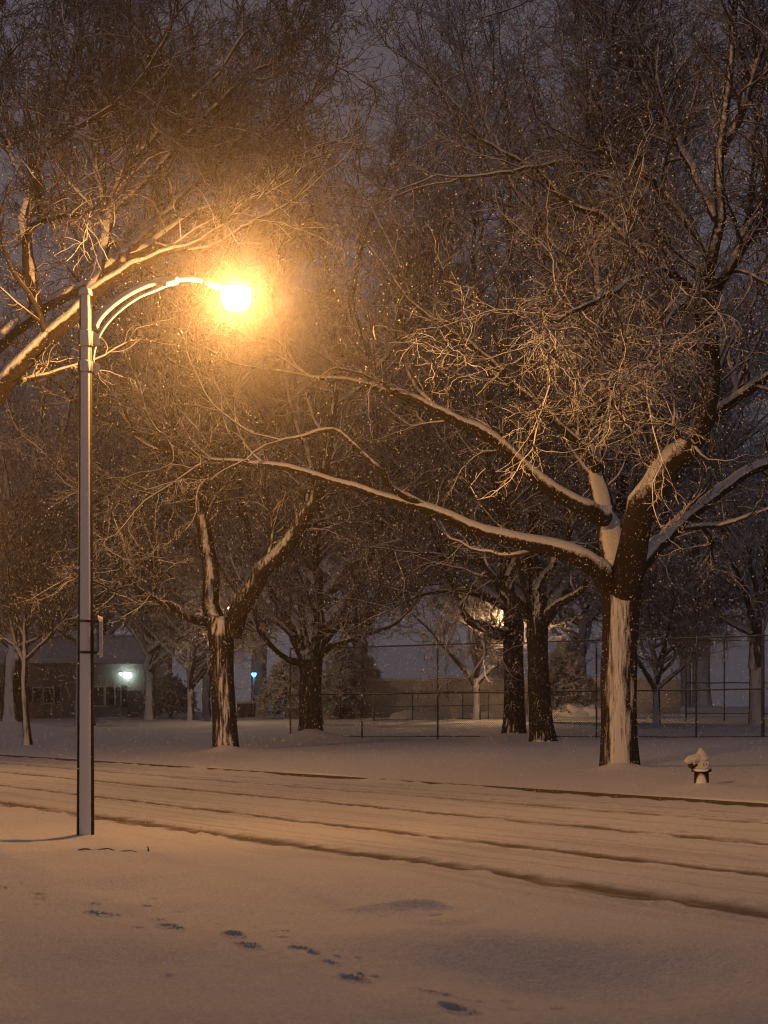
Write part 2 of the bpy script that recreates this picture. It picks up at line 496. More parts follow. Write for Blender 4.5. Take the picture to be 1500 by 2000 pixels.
def cap_ends(V, Q, K, S, N=1):
    """fan caps on a single tube"""
    V = np.vstack([V, V[:S].mean(0), V[(K - 1) * S:K * S].mean(0)])
    a, b = len(V) - 2, len(V) - 1
    tr = [(a, (j + 1) % S, j) for j in range(S)] + [(b, (K - 1) * S + j, (K - 1) * S + (j + 1) % S) for j in range(S)]
    return V, [Q, np.array(tr)]

def lit_glass(name, col, s):
    """clear glass of a lit lamp: glows and lets the light of its bulb through"""
    m = emit(name, col, s)
    nt = m.node_tree
    e = next(n for n in nt.nodes if n.type == 'EMISSION')
    t = nd(nt, 'ShaderNodeBsdfTransparent'); ad = nd(nt, 'ShaderNodeAddShader')
    nt.links.new(e.outputs[0], ad.inputs[0]); nt.links.new(t.outputs[0], ad.inputs[1])
    nt.links.new(ad.outputs[0], nt.nodes["Material Output"].inputs[0])
    m.cycles.emission_sampling = 'NONE'      # the bulb inside lights the scene
    return m
def bulb(parent, loc, col, watt, r, side=1.0):
    """the bulb; side > 0 throws more light sideways than straight down, as a prismatic street lamp does"""
    ld = bpy.data.lights.new("bulb", 'POINT')
    ld.energy = watt; ld.color = col; ld.shadow_soft_size = r
    ld.use_nodes = True
    nt = ld.node_tree; L = nt.links.new
    e = nt.nodes["Emission"]
    tc = nd(nt, 'ShaderNodeTexCoord'); sx = nd(nt, 'ShaderNodeSeparateXYZ'); L(tc.outputs['Normal'], sx.inputs[0])
    ab = nd(nt, 'ShaderNodeMath', operation='ABSOLUTE'); L(sx.outputs[2], ab.inputs[0])
    mr = nd(nt, 'ShaderNodeMapRange'); L(ab.outputs[0], mr.inputs['Value'])
    mr.inputs['From Min'].default_value = 0.25; mr.inputs['From Max'].default_value = 0.85
    mr.inputs['To Min'].default_value = 1.0; mr.inputs['To Max'].default_value = 1.0 - .72 * side
    L(mr.outputs[0], e.inputs['Strength'])
    o = bpy.data.objects.new("bulb", ld)
    o.location = loc
    return link(o, parent)
M_BOWL = lit_glass("sodium_lamp_glass", (1.0, 0.55, 0.16), 14.0)
def lathe(prof, S, c=(0, 0, 0), sq=(1, 1)):
    V, Q = [], []
    for r, z in prof:
        for j in range(S):
            a = 2 * math.pi * j / S
            V.append((c[0] + r * math.cos(a) * sq[0], c[1] + r * math.sin(a) * sq[1], c[2] + z))
    for i in range(len(prof) - 1):
        for j in range(S):
            Q.append((i * S + j, i * S + (j + 1) % S, (i + 1) * S + (j + 1) % S, (i + 1) * S + j))
    return np.array(V, float), np.array(Q)

def street_lamp(x, y, z, label, full=True):
    """local frame: +x is the arm direction"""
    ang = math.atan2(ND[1], ND[0])
    root = empty("street_lamp", (x, y, z), ang)
    tag(root, label, "street lamp", "street lamps along the near kerb")
    k = 30
    zz = np.linspace(-0.4, 6.66, k)
    P = np.stack([0 * zz, 0 * zz, zz], 1)[None]
    R = (0.108 - 0.033 * np.clip(zz / 6.6, 0, 1))[None]
    V, Q = tubes(P, R, 32)
    V, Q = cap_ends(V, Q, k, 32)
    mesh_np("pole", V, Q, M_POLE, root)
    V, Q = lathe([(0.0, .07), (0.05, .06), (0.083, 0.02), (0.086, -0.03), (0.074, -.035)], 24, (0, 0, 6.66))
    mesh_np("pole_cap", V, Q, M_ARM, root)
    for zc, t in ((6.10, 0.10), (5.76, 0.07)):
        V, Q = lathe([(0.07, -t), (0.092, -t), (0.095, -t + .012), (0.095, t - .012), (0.091, t), (0.07, t)], 24, (0, 0, zc))
        c = mesh_np("clamp", V, Q, M_POLE, root)
        bm = bmesh.new()
        add_box(bm, (0.13, 0, 0), (0.08, 0.09, t * 1.5), bev=0.012)
        b = bm_obj("bracket", bm, M_ARM, c); b.location = (0, 0, zc)
    # arm in (a, z)
    def az(px, py):
        a = (px - 168) / 160 / 0.884
        for _ in range(4):
            d = 22.5 + 0.467 * a
            xx = (px - 750) * d / F
            a = (xx - LAMP[0]) / 0.884
        return a, EYE + (HZ - py) * d / F - (T_POLE[2])
    arm = [(180, 640), (196, 619), (222, 594), (258, 570), (296, 554), (335, 546), (372, 544), (402, 548)]
    pts = []
    for px, py in arm:
        a, h = az(px, py); pts.append((a, 0, h))
    pts[0] = (0.10, 0, pts[0][2])
    C, r = curve_tube(pts, [.052, .048, .046, .044, .042, .040, .038, .038], 40, 16)
    V, Q = tubes(C[None], r[None], 16); V, Q = cap_ends(V, Q, 40, 16)
    mesh_np("arm", V, Q, M_ARM, root)
    br = [(182, 708), (185, 682), (200, 645), (228, 612), (268, 582), (305, 566), (330, 555)]
    pts2 = []
    for px, py in br:
        a, h = az(px, py); pts2.append((a, 0, h))
    C, r = curve_tube(pts2, [.022] * len(br), 36, 10)
    V, Q = tubes(C[None], r[None], 10); V, Q = cap_ends(V, Q, 36, 10)
    mesh_np("brace", V, Q, M_ARM, root)
    # sleeve where brace meets arm
    a0 = az(318, 551); a1 = az(346, 545)
    C, r = curve_tube([(a0[0], 0, a0[1] - .015), (a1[0], 0, a1[1] - .015)], [.053, .051], 6, 14)
    V, Q = tubes(C[None], r[None], 14); V, Q = cap_ends(V, Q, 6, 14)
    mesh_np("sleeve", V, Q, M_ARM, root)
    # neck and hood
    hc = az(462, 578)
    n0 = az(398, 548); n1 = az(420, 555); n2 = az(440, 556)
    C, r = curve_tube([(n0[0], 0, n0[1]), (n1[0], 0, n1[1]), (n2[0], 0, n2[1] - .01), (hc[0] - 0.02, 0, hc[1] + .14)], [.040, .052, .062, .085], 16, 16)
    V, Q = tubes(C[None], r[None], 16); V, Q = cap_ends(V, Q, 16, 16)
    mesh_np("neck", V, Q, M_ARM, root)
    V, Q = lathe([(0.005, .225), (0.07, .215), (0.12, .185), (0.160, .145), (0.180, .105), (0.185, 0.085), (0.178, .085), (0.0, 0.10)], 28, (hc[0], 0, hc[1]), (1.06, 1))
    mesh_np("hood", V, Q, M_ARM, root)
    V, Q = lathe([(0.172, .085), (0.178, 0.03), (0.176, -.03), (0.166, -.09), (0.130, -.145), (0.075, -.175), (0.005, -.185)], 18, (hc[0], 0, hc[1]), (1.05, 1))
    mesh_np("lamp_glass", V, Q, M_BOWL, root)
    bulb(root, (hc[0], 0, hc[1] - .02), LAMP_C, LAMP_W, 0.09)
    return root

lamp1 = street_lamp(T_POLE[0], T_POLE[1], T_POLE[2], "tall street lamp with lit orange globe on curved snowy arm over the street")
# the next lamp of the row stands up the street, out of the picture: its light falls on the kerb and sapling at the left
def copy_tree(o, parent=None):
    c = o.copy(); COL.objects.link(c)
    if parent is not None: c.parent = parent
    for ch in list(o.children):
        copy_tree(ch, c)
    return c
lamp2 = copy_tree(lamp1)
lx, ly = LAMP + UD * 25.0
lamp2.location = (lx, ly, 0.1)
lamp2['label'] = "second street lamp farther up the street past the left edge, no sign plate"

# sign seen edge-on, strapped to the lamp pole
def pole_sign():
    root = empty("pole_sign", (T_POLE[0], T_POLE[1], 0), math.radians(98))
    tag(root, "small snow caked sign plate seen edge on, strapped to the lamp pole", "sign")
    zc = EYE + (HZ - 1244) * 22.5 / F
    V, Q = [], []
    w_, h_, rr = 0.34, 0.52, 0.07
    out = []
    for cx, cz, a0 in ((w_ / 2 - rr, h_ / 2 - rr, 0), (-w_ / 2 + rr, h_ / 2 - rr, 90), (-w_ / 2 + rr, -h_ / 2 + rr, 180), (w_ / 2 - rr, -h_ / 2 + rr, 270)):
        for k in range(5):
            a = math.radians(a0 + 22.5 * k)
            out.append((cx + rr * math.cos(a), cz + rr * math.sin(a)))
    bm = bmesh.new()
    f = bm.faces.new([bm.verts.new((x, -0.150, z + zc)) for x, z in out])
    r = bmesh.ops.extrude_face_region(bm, geom=[f])
    bmesh.ops.translate(bm, vec=(0, -0.012, 0), verts=[g for g in r['geom'] if isinstance(g, bmesh.types.BMVert)])
    bm_obj("plate", bm, M_DARK, root)
    bm = bmesh.new()
    f = bm.faces.new([bm.verts.new((x * 0.98, -0.163, z * 0.98 + zc)) for x, z in out])
    r = bmesh.ops.extrude_face_region(bm, geom=[f])
    vs = [g for g in r['geom'] if isinstance(g, bmesh.types.BMVert)]
    bmesh.ops.translate(bm, vec=(0, -0.045, 0), verts=vs)
    for v in vs:
        v.co.x *= 0.88; v.co.z = zc + (v.co.z - zc) * 0.93
    bm_obj("snow_crust", bm, M_SNOWB, root)
    for dz in (0.19, -0.19):
        bm = bmesh.new()
        add_box(bm, (0, -0.12, zc + dz), (0.05, 0.07, 0.03))
        V, Q = lathe([(0.098, -.015), (0.103, -.015), (0.103, .015), (0.098, .015)], 20, (0, 0, zc + dz))
        bv = [bm.verts.new(v) for v in V]
        for q in Q: bm.faces.new([bv[i] for i in q])
        bm_obj("strap", bm, M_DARK, root)
pole_sign()

def fallen_twig():
    rng = np.random.default_rng(3)
    x, y = on_ground(205, 1671)
    root = empty("fallen_twig", (x, y, gz(x, y)))
    tag(root, "thin dark twig lying half buried in the snow by the lamp pole", "twig")
    pts = []
    for k, t in enumerate(np.linspace(-.28, .36, 9)):
        xx, yy = x + t, y + .10 * t + .02 * math.sin(7 * t)
        pts.append((xx - x, yy - y, gz(xx, yy) - gz(x, y) + .006 + .012 * math.sin(k * 2.1)))
    C, r = curve_tube(pts, np.linspace(.012, .006, 9), 30, 0)
    V, Q = tubes(C[None], r[None], 6)
    mesh_np("stem", V, Q, M_DARK, root)
    xx, yy = on_ground(289, 1668)
    C, r = curve_tube([(xx - x, yy - y, gz(xx, yy) - gz(x, y) - .02), (xx - x + .004, yy - y, gz(xx, yy) - gz(x, y) + .03), (xx - x - .01, yy - y, gz(xx, yy) - gz(x, y) + .055)], [.011, .010, .007], 8, 0)
    V, Q = tubes(C[None], r[None], 6)
    mesh_np("tip", V, Q, M_DARK, root)
fallen_twig()

# ------------------------------------------------------------------ hydrant
def hydrant():
    x, y, z = T_HYD
    root = empty("fire_hydrant", (x, y, z))
    tag(root, "short dark fire hydrant capped with a lump of snow, right of the big tree", "fire hydrant")
    s = 34 / F
    V, Q = lathe([(0.17, -.2), (0.17, 0.02), (0.145, 0.03), (0.138, 0.06), (0.135, 0.26), (0.15, 0.275)], 28)
    mesh_np("barrel", V, Q, M_HYD, root)
    V, Q = lathe([(0.13, 0.265), (0.180, 0.268), (0.185, 0.28), (0.185, 0.315), (0.178, 0.325), (0.12, 0.33)], 28)
    mesh_np("flange", V, Q, M_HYD, root)
    V, Q = lathe([(0.14, .32), (0.140, .40), (0.125, .47), (0.095, .53), (0.055, .565), (0.04, .575), (0.036, .62), (0.0, .625)], 28)
    mesh_np("bonnet", V, Q, M_HYD, root)
    # pumper outlet to the left, side outlet to the right
    for name, ax, r, ln, zc in (("outlet", (-0.90, -0.42, 0), .085, .25, .42), ("outlet", (0.35, -0.93, 0), .055, .19, .42)):
        bm = bmesh.new()
        q = Vector(ax).to_track_quat('Z', 'Y').to_matrix().to_4x4()
        for rr, d0, d1, sg in ((r * .8, 0.05, ln - .05, 20), (r, ln - .06, ln, 20), (r * 1.12, ln - 0.035, ln - 0.02, 20), (r * .35, ln, ln + .035, 5)):
            bmesh.ops.create_cone(bm, cap_ends=True, segments=sg, radius1=rr, radius2=rr * .96, depth=d1 - d0,
                                  matrix=Matrix.Translation((0, 0, zc)) @ q @ Matrix.Translation((0, 0, (d0 + d1) / 2)))
        bm_obj(name, bm, M_HYD, root)
    # snow piled on bonnet and outlet: one lumpy cap
    rg = np.random.default_rng(8)
    bm = bmesh.new()
    for c, rad in (((-.01, -.02, .50), (.15, .15, .10)), ((0.0, 0.0, .58), (.10, .1, .09)), ((-.015, -.01, .645), (.045, .045, .07)), ((-.17, -.08, .50), (.13, .12, .085)), ((-.25, -.11, .475), (.085, .09, .07)), ((-.10, -.06, .52), (.12, .12, .085)), ((0, -.03, .345), (.175, .175, .05)), ((.02, -.05, .40), (.13, .12, .07))):
        r = bmesh.ops.create_icosphere(bm, subdivisions=3, radius=1)
        for v in r['verts']:
            n = 1 + 0.10 * math.sin(9 * v.co.x + 5 * v.co.z + c[0] * 30) * math.cos(7 * v.co.y + 3)
            v.co = Vector((c[0] + v.co.x * rad[0] * n, c[1] + v.co.y * rad[1] * n, c[2] + v.co.z * rad[2] * n))
    o = bm_obj("snow_cap", bm, M_SNOWB, root, smooth=True)
    m = o.modifiers.new("union", 'REMESH'); m.mode = 'VOXEL'; m.voxel_size = 0.012
    m2 = o.modifiers.new("smooth", 'SMOOTH'); m2.iterations = 4
    # apply without operators
    dg = bpy.context.evaluated_depsgraph_get()
    me = bpy.data.meshes.new_from_object(o.evaluated_get(dg))
    me.polygons.foreach_set("use_smooth", np.ones(len(me.polygons), dtype=bool))
    o.modifiers.clear(); o.data = me
    if not me.materials: me.materials.append(M_SNOWB)
hydrant()

# ------------------------------------------------------------------ trees
def resample(pts, rad, K, rng, jit=0.0):
    C, r = curve_tube(pts, rad, K, 0)
    if jit:
        seg = np.linalg.norm(C[-1] - C[0]) / K
        C[1:] += rng.normal(0, jit * seg, (K - 1, 3))
    return C, r

def grow(P, R, rng, dens, t0, ang, ln, K, wig, trop, rs, rmin, leader=0.0, flat=0.0, lfac=0.5, tip=0.45, upb=0.0, wt=None, th=1.0):
    """children of all parents at once"""
    N, K0, _ = P.shape
    plen = np.linalg.norm(np.diff(P, axis=1), axis=2).sum(1)
    cnt = rng.poisson(dens * plen * (1 - t0) * (1.0 if wt is None else wt))
    cnt = np.minimum(cnt, 60)
    idx = np.repeat(np.arange(N), cnt)
    t = t0 + (1 - t0) * rng.random(len(idx))
    a = np.radians(rng.uniform(ang[0], ang[1], len(idx)))
    lead = np.zeros(len(idx), bool)
    if leader > 0:
        li = np.nonzero(rng.random(N) < leader)[0]
        for rep in range(2):
            idx = np.concatenate([idx, li]); t = np.concatenate([t, np.full(len(li), 0.985)])
            a = np.concatenate([a, np.radians(rng.uniform(8, 30, len(li)))])
            lead = np.concatenate([lead, np.ones(len(li), bool)])
    M = len(idx)
    f = t * (K0 - 1); i = np.minimum(f.astype(int), K0 - 2); fr = (f - i)[:, None]
    p = P[idx, i] * (1 - fr) + P[idx, i + 1] * fr
    d = P[idx, i + 1] - P[idx, i]
    d /= np.linalg.norm(d, axis=1, keepdims=True) + 1e-9
    pr = R[idx, i] * (1 - fr[:, 0]) + R[idx, i + 1] * fr[:, 0]
    rv = rng.normal(0, 1, (M, 3))
    rv[:, 2] = rv[:, 2] * (1 - flat) + upb
    rv -= (rv * d).sum(1, keepdims=True) * d
    rv /= np.linalg.norm(rv, axis=1, keepdims=True) + 1e-9
    dr = d * np.cos(a)[:, None] + rv * np.sin(a)[:, None]
    L = rng.uniform(ln[0], ln[1], M) * (1 - lfac * t) / (1 - lfac * 0.5)
    L = np.where(lead, ln[1], L)
    r0 = np.minimum(pr * rs, (0.018 + 0.016 * L) * th)
    r0 = np.where(lead, pr * 0.95, r0)
    r0 = np.maximum(r0, rmin)
    C = np.empty((M, K, 3)); C[:, 0] = p
    st = (L / (K - 1))[:, None]
    tr = np.array(trop)[None]
    for k in range(1, K):
        dr = dr + rng.normal(0, wig, (M, 3)) + tr * (k / K)
        dr /= np.linalg.norm(dr, axis=1, keepdims=True) + 1e-9
        C[:, k] = C[:, k - 1] + dr * st
    C[:, :, 2] = np.maximum(C[:, :, 2], 0.3)
    RR = r0[:, None] * np.linspace(1, tip, K)[None]
    RR = np.maximum(RR, rmin * 0.8)
    return C, RR

def crown_levels(LP, LR, rng, q=1.0, droop=0.0, up=0.10, rmin=0.006, scale=1.0, depth=4, upb=0.6, wt=None, th=1.0):
    """limbs -> branches -> branchlets -> twigs -> spurs; returns list of (P,R,S)"""
    s = scale
    L1 = grow(LP, LR, rng, 1.5 * q / s, 0.22, (28, 65), (1.3 * s, 4.0 * s), 10, 0.17, (0, 0, up), 0.62, 0.016, leader=1.0, lfac=0.45, tip=0.35, upb=upb, wt=wt, th=th)
    L2 = grow(*L1, rng, 2.6 * q / s, 0.12, (25, 70), (0.7 * s, 2.0 * s), 8, 0.22, (0, 0, up * 0.5 - droop * 0.5), 0.62, 0.010, leader=0.9, upb=upb * 0.6, th=th)
    L2b = grow(LP, LR, rng, 1.2 * q / s, 0.3, (40, 80), (0.5 * s, 1.4 * s), 8, 0.22, (0, 0, up * .5 - droop * .5), 0.4, 0.009, upb=upb, wt=wt)
    L2 = (np.concatenate([L2[0], L2b[0]]), np.concatenate([L2[1], L2b[1]]))
    L3 = grow(*L2, rng, 4.2 * q / s, 0.08, (25, 70), (0.30 * s, 0.95 * s), 6, 0.36, (0, 0, -droop), 0.7, rmin * 1.15, leader=0.8)
    out = [(*L1, 6), (*L2, 4), (*L3, 3)]
    if depth >= 4:
        L4 = grow(*L3, rng, 4.5 * q / s, 0.15, (30, 75), (0.10 * s, 0.40 * s), 4, 0.36, (0, 0, -droop), 0.8, rmin)
        out.append((*L4, 3))
    return out

NF = [0]
def tree(name, label, base, d, trunk, limbs, seed, q=1.0, droop=0.03, up=0.10, rmin=0.006, scale=1.0, depth=4, group=None, extra=None, twig=None, upb=0.6, tmat=None, wts=None, th=1.0, fine_lv=2):
    """trunk / limbs: photo columns, rows and widths at distance d; each limb also says how far it comes forward (-) or goes back (+)"""
    rng = np.random.default_rng(seed)
    k = d / F
    root = empty(name, tuple(base))
    tag(root, label, "tree", group)
    # trunk
    pts = [p2w(px, py, d) for px, py, r in trunk]
    rad = [r * k for px, py, r in trunk]
    pts = [pts[0] - np.array([0, 0, 0.35])] + pts
    rad = [rad[0] * 1.5] + rad
    KT = 60
    C, r = curve_tube(pts, rad, KT, 0)
    # root flare
    hgt = C[:, 2] - C[0, 2]
    r = r * (1 + 0.35 * np.exp(-hgt / 0.35))
    S = 40
    V, Q = tubes(C[None], r[None], S)
    # ridged bark and buttressed foot
    Vr = V.reshape(KT, S, 3); ctr = C[:, None, :]
    off = Vr - ctr
    ph = np.arange(S)[None, :] * 1.0
    hh = hgt[:, None] * np.ones((1, S))
    n = 0.09 * fbm(ph * 0.55 + seed, hh * 0.9, 2) + 0.07 * vnoise(ph * 1.7 + seed, hh * 1.6) + 0.16 * np.exp(-hh / 0.3) * vnoise(ph * 0.35 + 3 * seed, hh * 0)
    Vr = ctr + off * (1 + n[..., None])
    V = Vr.reshape(-1, 3)
    parts = [(V, Q)]
    LP, LR = [], []
    KL = 26
    for pts_l, dy0, dy1 in limbs:
        m = len(pts_l)
        pp = []
        for i, (px, py, rr) in enumerate(pts_l):
            f = i / max(m - 1, 1)
            pp.append(p2w(px, py, d + dy0 + (dy1 - dy0) * f ** 0.8))
        rr = [max(q_[2] * k * 1.0, 0.012) for q_ in pts_l]
        C, r = resample(pp, rr, KL, rng, 0.07)
        LP.append(C); LR.append(r)
    LP = np.array(LP); LR = np.array(LR)
    Vl, Ql = tubes(LP, LR, 16, bump=0.10, rng=rng)
    ctr = np.repeat(LP.reshape(-1, 3), 16, axis=0)
    nrm = Vl - ctr; rl = np.linalg.norm(nrm, axis=1, keepdims=True); nrm = nrm / (rl + 1e-9)
    dw = np.maximum(nrm @ (np.array(WIND) / np.linalg.norm(WIND)), nrm @ (np.array(TOPW) / np.linalg.norm(TOPW)) - .02)
    Vl = Vl + nrm * (np.minimum(0.05, rl * 0.45) * sstep(.58, .72, dw)[:, None])
    parts.append((Vl, Ql))
    V, Q = join(parts)
    loc = np.array(base)
    o = mesh_np("trunk", V - loc, Q, tmat or M_TRUNK, root)
    if tmat is None:
        o.data.materials.append(M_LIMB)
        mi = np.ones(len(Q), dtype=np.int32); mi[:len(parts[0][1])] = 0
        o.data.polygons.foreach_set("material_index", mi)
    lv = crown_levels(LP, LR, rng, q, droop, up, rmin, scale, depth, upb, None if wts is None else np.array(wts), th)
    fine = [0] * fine_lv + [1] * (len(lv) - fine_lv)
    if extra is not None:
        ex = extra(LP, LR, rng)
        lv += ex; fine += [0] * len(ex)
    tb_ = [tubes(P, R, S_) for P, R, S_ in lv]
    V, Q = join(tb_)
    NF[0] += len(Q)
    o = mesh_np("crown", V - loc, Q, twig or M_TWIG, root)
    if twig is None:
        o.data.materials.append(M_TWIGF)
        o.data.polygons.foreach_set("material_index", np.concatenate([np.full(len(t_[1]), f_, dtype=np.int32) for t_, f_ in zip(tb_, fine)]))
    return root

# -- the big tree right of centre
MAIN_L = [
    ([(1203, 1165, 26), (1178, 1122, 23), (1150, 1098, 19), (1085, 1070, 16), (1010, 1055, 13.5), (930, 1035, 11.5), (850, 1000, 9.5), (740, 970, 7.5), (640, 940, 6.5), (540, 910, 5.5), (470, 903, 4.5), (400, 900, 3)], 0, -3),
    ([(862, 1004, 7.5), (800, 975, 6.5), (760, 950, 6), (745, 922, 5.5), (700, 880, 5), (650, 840, 4.5), (600, 850, 3.5), (545, 862, 2.5)], -1.6, -4),
    ([(1208, 1130, 30), (1195, 1060, 26), (1180, 1005, 23), (1168, 950, 19), (1165, 900, 14), (1160, 830, 11), (1172, 740, 10), (1165, 640, 8), (1163, 480, 8), (1160, 400, 7.5), (1150, 250, 6.2), (1130, 110, 4.5), (1120, -40, 3)], 0.3, 3),
    ([(1180, 1010, 19), (1150, 998, 16), (1090, 965, 14.5), (1020, 910, 13), (950, 850, 11), (880, 815, 10), (820, 785, 8), (760, 765, 6.5), (690, 745, 5), (600, 735, 3)], 0, -2.5),
    ([(1166, 915, 12), (1150, 885, 9.5), (1110, 850, 8.5), (1060, 800, 7.5), (1000, 750, 6.5), (940, 690, 5.5), (870, 640, 4), (800, 590, 3)], .5, -1.5),
    ([(1222, 1150, 32), (1230, 1080, 29), (1245, 1020, 27), (1270, 960, 25), (1312, 900, 22), (1358, 855, 19), (1384, 795, 16), (1390, 700, 14), (1383, 600, 12), (1390, 520, 10), (1402, 420, 9), (1412, 280, 8), (1430, 110, 6), (1440, -60, 4)], -0.2, -6),
    ([(1352, 862, 13), (1400, 812, 10), (1480, 752, 8), (1550, 708, 7), (1660, 640, 5), (1760, 560, 3)], -1.5, -4),
    ([(1388, 620, 8), (1340, 560, 7.5), (1280, 515, 7), (1232, 482, 6.5), (1180, 425, 6), (1140, 410, 5.5), (1085, 375, 5), (1050, 330, 4), (1000, 308, 3.8), (930, 270, 2.8)], -2, -2.6),
    ([(1392, 520, 8), (1340, 440, 7), (1290, 372, 6.5), (1265, 345, 6), (1200, 325, 5), (1130, 318, 4.5), (1080, 318, 4), (1000, 335, 3.6), (930, 345, 2.6)], -2, -3),
    ([(1240, 1120, 18), (1290, 1060, 15), (1340, 1012, 13.5), (1400, 962, 12), (1470, 922, 10), (1560, 880, 8), (1680, 800, 5), (1760, 740, 3)], 0.5, 3),
    ([(1385, 640, 9), (1340, 560, 7), (1290, 530, 6), (1240, 548, 5), (1180, 580, 4), (1120, 610, 3), (1060, 640, 2)], -2, -10),
    ([(1390, 700, 8), (1370, 640, 7), (1335, 600, 6), (1310, 620, 4), (1285, 670, 3), (1265, 710, 2)], -2, -9),
    ([(1162, 640, 8), (1120, 540, 7.4), (1060, 440, 6.6), (990, 340, 5.6), (930, 200, 4.5), (880, 80, 3)], 2, 5),
    ([(1163, 480, 8), (1200, 400, 7.5), (1235, 300, 6.8), (1260, 180, 6), (1250, 40, 4.5), (1230, -80, 3)], 2, 1),
    ([(1400, 430, 8), (1350, 330, 7.2), (1300, 240, 6.4), (1250, 150, 5.6), (1180, 60, 4.5), (1100, -30, 3)], -4, -1),
    ([(1410, 300, 7), (1450, 220, 6.4), (1480, 120, 5.6), (1520, 0, 4.5), (1540, -120, 3)], -5, -6),
    ([(1385, 590, 9), (1430, 520, 8), (1480, 440, 7), (1540, 360, 5.5), (1600, 250, 4)], -3.5, -5),
    ([(1170, 760, 7), (1230, 680, 6), (1260, 590, 5), (1300, 480, 4), (1330, 380, 3)], 2, 6),
]
def dangling(LP, LR, rng):
    """fine drooping twigs on the low boughs that reach toward the street"""
    sel = [7, 10, 11, 16]
    A = grow(LP[sel], LR[sel], rng, 1.7, 0.25, (30, 80), (0.5, 1.3), 10, 0.17, (0, 0, -0.10), 0.34, 0.011, leader=1)
    B = grow(*A, rng, 3.6, 0.1, (25, 70), (0.3, 1.0), 8, 0.24, (0, 0, -0.2), 0.62, 0.008, leader=1)
    Cc = grow(*B, rng, 5.0, 0.1, (25, 75), (0.15, 0.6), 5, 0.24, (0, 0, -0.2), 0.8, 0.0075)
    return [(*A, 5), (*B, 4), (*Cc, 3)]
tree("snowy_tree", "biggest tree right of centre, wide spreading snowy limbs and snow plastered trunk", T_MAIN, 41,
     [(1210, 1503, 37), (1209, 1400, 35), (1210, 1280, 34), (1213, 1200, 36), (1215, 1150, 38), (1220, 1115, 30)], MAIN_L, 11, q=.95, th=1.3, droop=0.04, scale=0.72, upb=0.7, fine_lv=3, wts=[.4, .5, 1.3, .6, .9, .9, .8, .8, .9, .5, .6, .4, 2.2, 2.4, 2.8, 3.0, 2.2, 1.8], extra=dangling)

# -- the forked tree left of centre
Y_L = [
    ([(425, 1240, 19), (415, 1180, 17), (405, 1100, 15.5), (393, 1020, 14), (380, 945, 13), (352, 885, 11), (328, 810, 9.5), (316, 750, 8.5), (300, 680, 7), (290, 580, 5), (300, 470, 4.4), (306, 360, 3.6), (318, 240, 2.6)], 0, 1.5),
    ([(384, 965, 11), (396, 920, 9), (408, 850, 7), (400, 770, 6), (385, 700, 5), (370, 600, 4.4), (380, 500, 3.8), (392, 400, 3.2), (410, 300, 2.4)], .3, -2),
    ([(378, 1000, 10), (360, 945, 9), (330, 885, 8), (290, 855, 6.5), (230, 830, 5), (170, 800, 4), (100, 740, 2.5)], 0, -3),
    ([(452, 1240, 19), (468, 1195, 18), (500, 1145, 17), (545, 1085, 15), (582, 1030, 13.5), (612, 970, 11.5), (632, 920, 9.5), (642, 860, 8), (655, 780, 6), (665, 680, 5), (690, 570, 4.4), (715, 450, 3.8), (740, 390, 3.0)], 0, -2),
    ([(405, 1216, 9), (370, 1207, 7.5), (330, 1182, 6.5), (270, 1150, 6), (232, 1100, 5), (206, 1055, 4), (180, 1005, 3)], 0, -2),
    ([(575, 1040, 7), (620, 1022, 5), (670, 1000, 4.5), (720, 985, 3.5), (790, 960, 2.5)], 0, 3),
    ([(620, 950, 7), (600, 880, 6), (570, 800, 5), (550, 700, 4.4), (540, 600, 3.8), (545, 480, 3.2), (560, 350, 2.4)], 0, 3),
    ([(322, 790, 6), (280, 740, 5), (240, 680, 4.5), (200, 600, 4), (150, 500, 3)], 1, 4),
    ([(316, 750, 6), (350, 680, 5), (390, 600, 4), (440, 500, 3.8), (470, 400, 3.2), (490, 300, 2.4)], 1, 3),
    ([(650, 800, 6), (720, 740, 5), (780, 660, 4), (830, 560, 3)], -1, 2),
]
tree("forked_tree", "tree with a wide V fork standing on the lawn left of centre", T_Y, 60,
     [(440, 1466, 25), (438, 1400, 23), (433, 1300, 22), (432, 1240, 25), (434, 1205, 20)], Y_L, 25, q=1.15, tmat=M_TRUNK3, droop=0.05, rmin=0.008, scale=0.85)

# -- stout tree at the left end of the fence
MID_L = [
    ([(602, 1300, 12), (582, 1265, 10), (566, 1225, 9), (548, 1190, 7), (525, 1150, 5.5), (500, 1090, 5), (480, 1010, 4.4), (460, 880, 3.8), (450, 740, 3), (455, 600, 2.4)], 0, 1),
    ([(600, 1298, 8), (565, 1290, 5.5), (530, 1262, 4.5), (505, 1228, 3.5), (495, 1190, 2.5)], 0, -2),
    ([(608, 1300, 14), (622, 1240, 12), (625, 1170, 10), (615, 1080, 8), (625, 980, 6), (640, 860, 5), (650, 740, 4.4), (648, 600, 3.8), (632, 480, 3.2), (600, 380, 2.6)], 0, 1),
    ([(618, 1285, 9), (640, 1240, 8), (680, 1180, 7), (720, 1100, 6), (750, 1000, 4.8), (770, 880, 4.2), (800, 720, 3.6), (825, 560, 3), (850, 420, 2.4)], 0, 2),
    ([(622, 1285, 6), (650, 1262, 5), (700, 1245, 4), (760, 1225, 3)], 0, -2),
    ([(604, 1290, 8), (590, 1220, 7), (585, 1140, 6), (565, 1050, 5.4), (552, 950, 4.8), (545, 800, 4.2), (538, 600, 3.6), (535, 420, 3), (540, 250, 2.4)], 0, 3),
    ([(640, 1235, 6), (700, 1205, 5), (770, 1165, 4), (840, 1140, 3)], 0, 2),
    ([(575, 1245, 6), (540, 1215, 4.5), (505, 1212, 3.5), (470, 1218, 2.5)], 0, 1),
]
